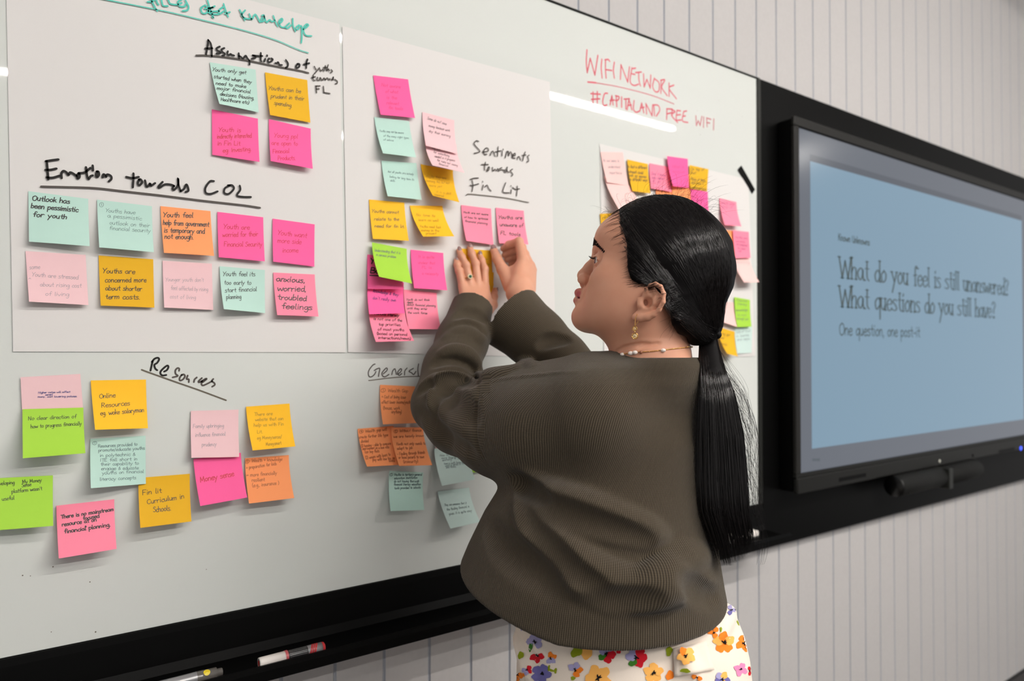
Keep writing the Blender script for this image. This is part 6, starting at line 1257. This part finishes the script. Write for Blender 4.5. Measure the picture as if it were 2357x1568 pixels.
for s_ in np.arange(0, dist[-1], 0.0021): mb.ball([np.interp(s_, dist, lw[:, i]) for i in range(3)], 0.00105, 4)
neck = mb.build('necklace', M_gold, person, True)
for cx_, cy_, r in ((510, 1411, 0.0026), (578, 1402, 0.0030), (614, 1396, 0.0030), (845, 1378, 0.0028)):
    p = neck_hit(cx_, cy_)
    if p is not None: MB().ball(H2W(p + np.array([-0.0018, 0, 0]))[0], (r * 1.35, r, r), 9, axes=[HF, HX, (0, 0, 1)]).build('pearl', M_pearl, neck, True)
p = neck_hit(662, 1394)
if p is not None: MB().ball(H2W(p + np.array([-0.0016, 0, 0]))[0], 0.0024, 8).build('bead', mat('bead_amber', srgb(150, 90, 60), 0.2, coat=0.5), neck, True)

# ------------------------------------------------------------------ flowered skirt
M_skirt = mat('skirt_cotton', srgb(240, 226, 212), 0.8, spec=0.15); add_noise(M_skirt, 500, 0.02, 0.1, 0.0006)
K_ = Field((-0.24, 0.78, -1.28), (0.44, 1.36, -0.27), 0.0055)
srow = [ringL(1370, 1212, 1655, 1.06, 0.110, 0.1), ringL(1415, 1196, 1694, 1.06, 0.120, 0.1), ringL(1460, 1192, 1712, 1.055, 0.126, 0.1), ringL(1510, 1189, 1723, 1.05, 0.130, 0.1), ringL(1568, 1187, 1729, 1.05, 0.132, 0.1)]
kz = srow[-1]; srow += [(-0.80, kz[1], kz[2], 0.195, 0.165, 0.0), (-1.22, kz[1], kz[2] + 0.01, 0.235, 0.21, 0.0)]
K_.slices(srow)
def khit(px, py, off=0.0004):
    r = ray(px, py); d = np.array([r @ XR, r @ YFW, r[2]]); p = K_.hit(np.zeros(3), d, 0.8, 1.3, 0.0008)
    if p is None: return None
    lo_ = p - d * 0.0008
    for _ in range(10):
        mid = (lo_ + p) / 2
        if K_.sample(mid)[0] < 0: p = mid
        else: lo_ = mid
    return p - d * off
for a_, b_ in (((1200, 1430), (1262, 1512)), ((1196, 1470), (1225, 1560)), ((1215, 1425), (1290, 1475)), ((1600, 1560), (1560, 1500)), ((1690, 1400), (1650, 1470))):
    q = [khit(a_[0] + (b_[0] - a_[0]) * u, a_[1] + (b_[1] - a_[1]) * u) for u in np.linspace(0, 1, 7)]; q = [p for p in q if p is not None]
    if len(q) > 3: K_.chain([p + np.array([0, 0.0075, 0]) for p in q], 0.010, 0.010, 'u')
Vs, Fs = K_.mesh(); Vs = relax(Vs, Fs, 2)
FC = {'v': srgb(168, 162, 204), 'V': srgb(112, 108, 168), 'r': srgb(214, 34, 48), 'o': srgb(246, 134, 44), 'O': srgb(250, 184, 96), 'p': srgb(244, 140, 184), 'g': srgb(146, 158, 34), 'G': srgb(66, 128, 44), 'k': srgb(22, 22, 26)}
FM = {k: mat('print_' + n_, FC[k], 0.8, spec=0.1) for k, n_ in zip('vVroOpgGk', ('lavender', 'violet', 'red', 'orange', 'apricot', 'pink', 'olive', 'green', 'black'))}
FK = list('vVroOpgGk'); fmb = MB(); nfl = [0]
def blob(px, py, ra, rb, an, col, lift=0.0):
    lay = 0.0006 + 0.00012 * (nfl[0] % 8) + lift; nfl[0] += 1; n = 18; rings = []
    ph = RNG.uniform(0, 6.28, 3)
    c = khit(px, py, lay)
    if c is None: return
    for s_ in (0.5, 1.0):
        rg_ = []
        for i in range(n):
            w = 2 * math.pi * i / n; k = 1 + 0.10 * math.sin(3 * w + ph[0]) + 0.07 * math.sin(5 * w + ph[1]); x = math.cos(w) * ra * k * s_; y = math.sin(w) * rb * k * s_
            q = khit(px + x * math.cos(an) - y * math.sin(an), py + x * math.sin(an) + y * math.cos(an), lay); rg_.append(q if q is not None else c)
        rings.append(rg_)
    v = [c] + rings[0] + rings[1]; f = [(0, 1 + i, 1 + (i + 1) % n) for i in range(n)] + [(1 + i, 1 + n + i, 1 + n + (i + 1) % n, 1 + (i + 1) % n) for i in range(n)]
    fmb.add(toW(np.array(v)), f, FK.index(col))
def flower(cx_, cy_, size, cols, start=0.0, centre=True):
    px, py = cp(24, cx_, cy_); R_ = size / 2.97 / 2; n = len(cols)
    for i, c in enumerate(cols):
        an = start + 2 * math.pi * i / n
        if c == '.': continue
        blob(px + math.cos(an) * R_ * 0.58, py + math.sin(an) * R_ * 0.58, R_ * 0.50, R_ * 0.44 * (0.8 if c in 'gG' else 1), an, c)
    if centre:
        for _ in range(5): a = RNG.uniform(0, 6.28); blob(px + math.cos(a) * R_ * 0.11, py + math.sin(a) * R_ * 0.11, R_ * 0.20, R_ * 0.06, a, 'k', 0.001)
for a in ((650, 1215, 70, 'ooo.', 0.3), (625, 1300, 110, 'vv.vv', -0.6), (640, 1395, 95, 'rrr..', 0.2), (735, 1412, 80, 'ovv.o', -0.4), (572, 1492, 70, 'rvv.r', 0.5), (670, 1520, 130, 'VVVVV', 0.1), (950, 1325, 190, 'OOgvv', -0.2),
          (1118, 1385, 120, 'rrGvv', 0.1), (1210, 1348, 70, 'rrp', 0), (1322, 1405, 140, 'rrGvvr', 0.1), (902, 1492, 100, 'oo.vv', 0), (1060, 1548, 175, 'OOOOO', 0.5), (1438, 1512, 130, 'OOOOO', -0.3), (1920, 1305, 140, 'ooOoO', 0.9),
          (1850, 1235, 80, 'ooo', 1.2), (1965, 1018, 80, 'rrv.', 0.4), (1972, 1082, 70, 'vVv', 0), (2058, 1310, 110, 'ooo.', 1.2), (2035, 1490, 90, 'pppp', 0.4), (2098, 1500, 60, 'rr', 1.5), (1908, 1555, 100, 'VOVvO', 0.2), (508, 1525, 90, 'ooo.', 0.2),
          (1735, 1545, 70, 'oo', 0.3)): flower(*a)
for cx_, cy_, ra, rb, an, c in ((597, 1338, 13, 30, 0.2, 'G'), (530, 1392, 20, 26, 0.4, 'g'), (600, 1190, 24, 7, 0, 'g'), (606, 1216, 8, 14, 0.3, 'g'), (722, 1480, 9, 22, 0.2, 'g'), (742, 1496, 22, 8, 0.3, 'g'), (768, 1498, 9, 20, 0.1, 'g'), (888, 1550, 16, 14, 0, 'g'), (1550, 1530, 26, 34, 0.4, 'o'), (1545, 1365, 22, 34, 0.2, 'g'), (1802, 1336, 8, 18, 0, 'g'), (515, 1150, 8, 16, 0, 'g'), (536, 1205, 8, 20, 0, 'v'), (2015, 1170, 6, 20, -0.4, 'g'), (1900, 1215, 7, 18, 0, 'g')):
    blob(*cp(24, cx_, cy_), ra / 2.97, rb / 2.97, an, c)
# the print carries on round the far side and below
for i in range(60):
    z = RNG.uniform(-1.15, -0.42); an = RNG.uniform(0, 2 * math.pi); r_ = np.array(sorted(srow)); cx0, cy0, a0, b0 = [np.interp(z, r_[:, 0], r_[:, j]) for j in (1, 2, 3, 4)]
    o_ = np.array([math.cos(an), math.sin(an), 0]); px_, py_, _z = proj(toW(np.array([cx0 + o_[0] * a0, cy0 + o_[1] * b0, z])))
    if o_[1] < 0.35 and py_[0] < 1580: continue
    cols = RNG.choice(['OOOOO', 'rrvvG', 'vvv.v', 'ppp', 'ooOo']); sz = RNG.uniform(0.012, 0.026)
    for j, c in enumerate(cols):
        if c == '.': continue
        w0 = 2 * math.pi * j / len(cols); n = 10; v = []
        for k in range(n + 1):
            w = 2 * math.pi * k / n; du = math.cos(w0) * sz * 0.58 + (math.cos(w) * sz * 0.46 if k < n else 0); dv = math.sin(w0) * sz * 0.58 + (math.sin(w) * sz * 0.46 if k < n else 0)
            zz = z + dv; a2, b2, c2, d2_ = [np.interp(zz, r_[:, 0], r_[:, q]) for q in (1, 2, 3, 4)]; t_ = an + du / ((c2 + d2_) / 2); d_ = np.array([math.cos(t_), math.sin(t_), 0]); t = np.arange(0.05, 0.30, 0.002); val = K_.sample(np.array([a2, b2, zz]) + d_ * t[:, None]); i2 = np.where(val < 0)[0]
            v.append(np.array([a2, b2, zz]) + d_ * (t[i2[-1]] + 0.0025 if len(i2) else 0.1))
        fmb.add(toW(np.array(v)), [(k, (k + 1) % n, n) for k in range(n)], FK.index(c))
allm = [M_skirt] + [FM[k] for k in FK]; skirt_v = np.vstack([toW(Vs), np.array(fmb.v)]); skirt_f = Fs.tolist() + [tuple(i + len(Vs) for i in q) for q in fmb.f]
skirt = mesh_obj('skirt', skirt_v, skirt_f, None, person, True, mats=allm, fmat=[0] * len(Fs) + [m_ + 1 for m_ in fmb.m]); skirt['label'] = 'cream skirt printed with poppies'
tabp = [(1572, 1352), (1690, 1330), (1800, 1300), (1835, 1400), (1855, 1492), (1720, 1520), (1582, 1540), (1574, 1450)]
n_ = 9; grid = []
P00, P10, P11, P01 = [np.array(cp(24, *q)) for q in ((1572, 1345), (1800, 1296), (1855, 1492), (1582, 1540))]
for j in range(n_ + 1):
    for i in range(n_ + 1):
        u, v_ = i / n_, j / n_; q = (P00 * (1 - u) + P10 * u) * (1 - v_) + (P01 * (1 - u) + P11 * u) * v_; p = khit(q[0], q[1], 0.004 + 0.004 * v_ * (0.5 + 0.5 * math.sin(5 * u))); grid.append(p if p is not None else khit(1600, 1500))
fmb2 = fmb; fmb = MB(); k0 = khit
def khit(px, py, off=0.0004): return k0(px, py, off + 0.0092)
flower(1662, 1395, 120, 'OOOoO', 0.4); blob(*cp(24, 1655, 1498), 12, 5, 0.1, 'g')
tv_ = toW(np.array(grid)); tf_ = [(j * (n_ + 1) + i, (j + 1) * (n_ + 1) + i, (j + 1) * (n_ + 1) + i + 1, j * (n_ + 1) + i + 1) for j in range(n_) for i in range(n_)]
nb_ = tv_ - (tv_ - CAM) / np.linalg.norm(tv_ - CAM, axis=1)[:, None] * -0.0012; nt_ = len(tv_); edge_ = [i for i in range(n_ + 1)] + [(j + 1) * (n_ + 1) - 1 for j in range(1, n_ + 1)] + [n_ * (n_ + 1) + i for i in range(n_ - 1, -1, -1)] + [j * (n_ + 1) for j in range(n_ - 1, 0, -1)]
all_v = np.vstack([tv_, nb_, np.array(fmb.v)]); all_f = tf_ + [tuple(i + nt_ for i in q[::-1]) for q in tf_] + [(edge_[i], edge_[(i + 1) % len(edge_)], edge_[(i + 1) % len(edge_)] + nt_, edge_[i] + nt_) for i in range(len(edge_))]; nq = len(all_f)
mesh_obj('waist_tab', all_v, all_f + [tuple(i + 2 * nt_ for i in q) for q in fmb.f], None, skirt, True, mats=allm, fmat=[0] * nq + [m_ + 1 for m_ in fmb.m])
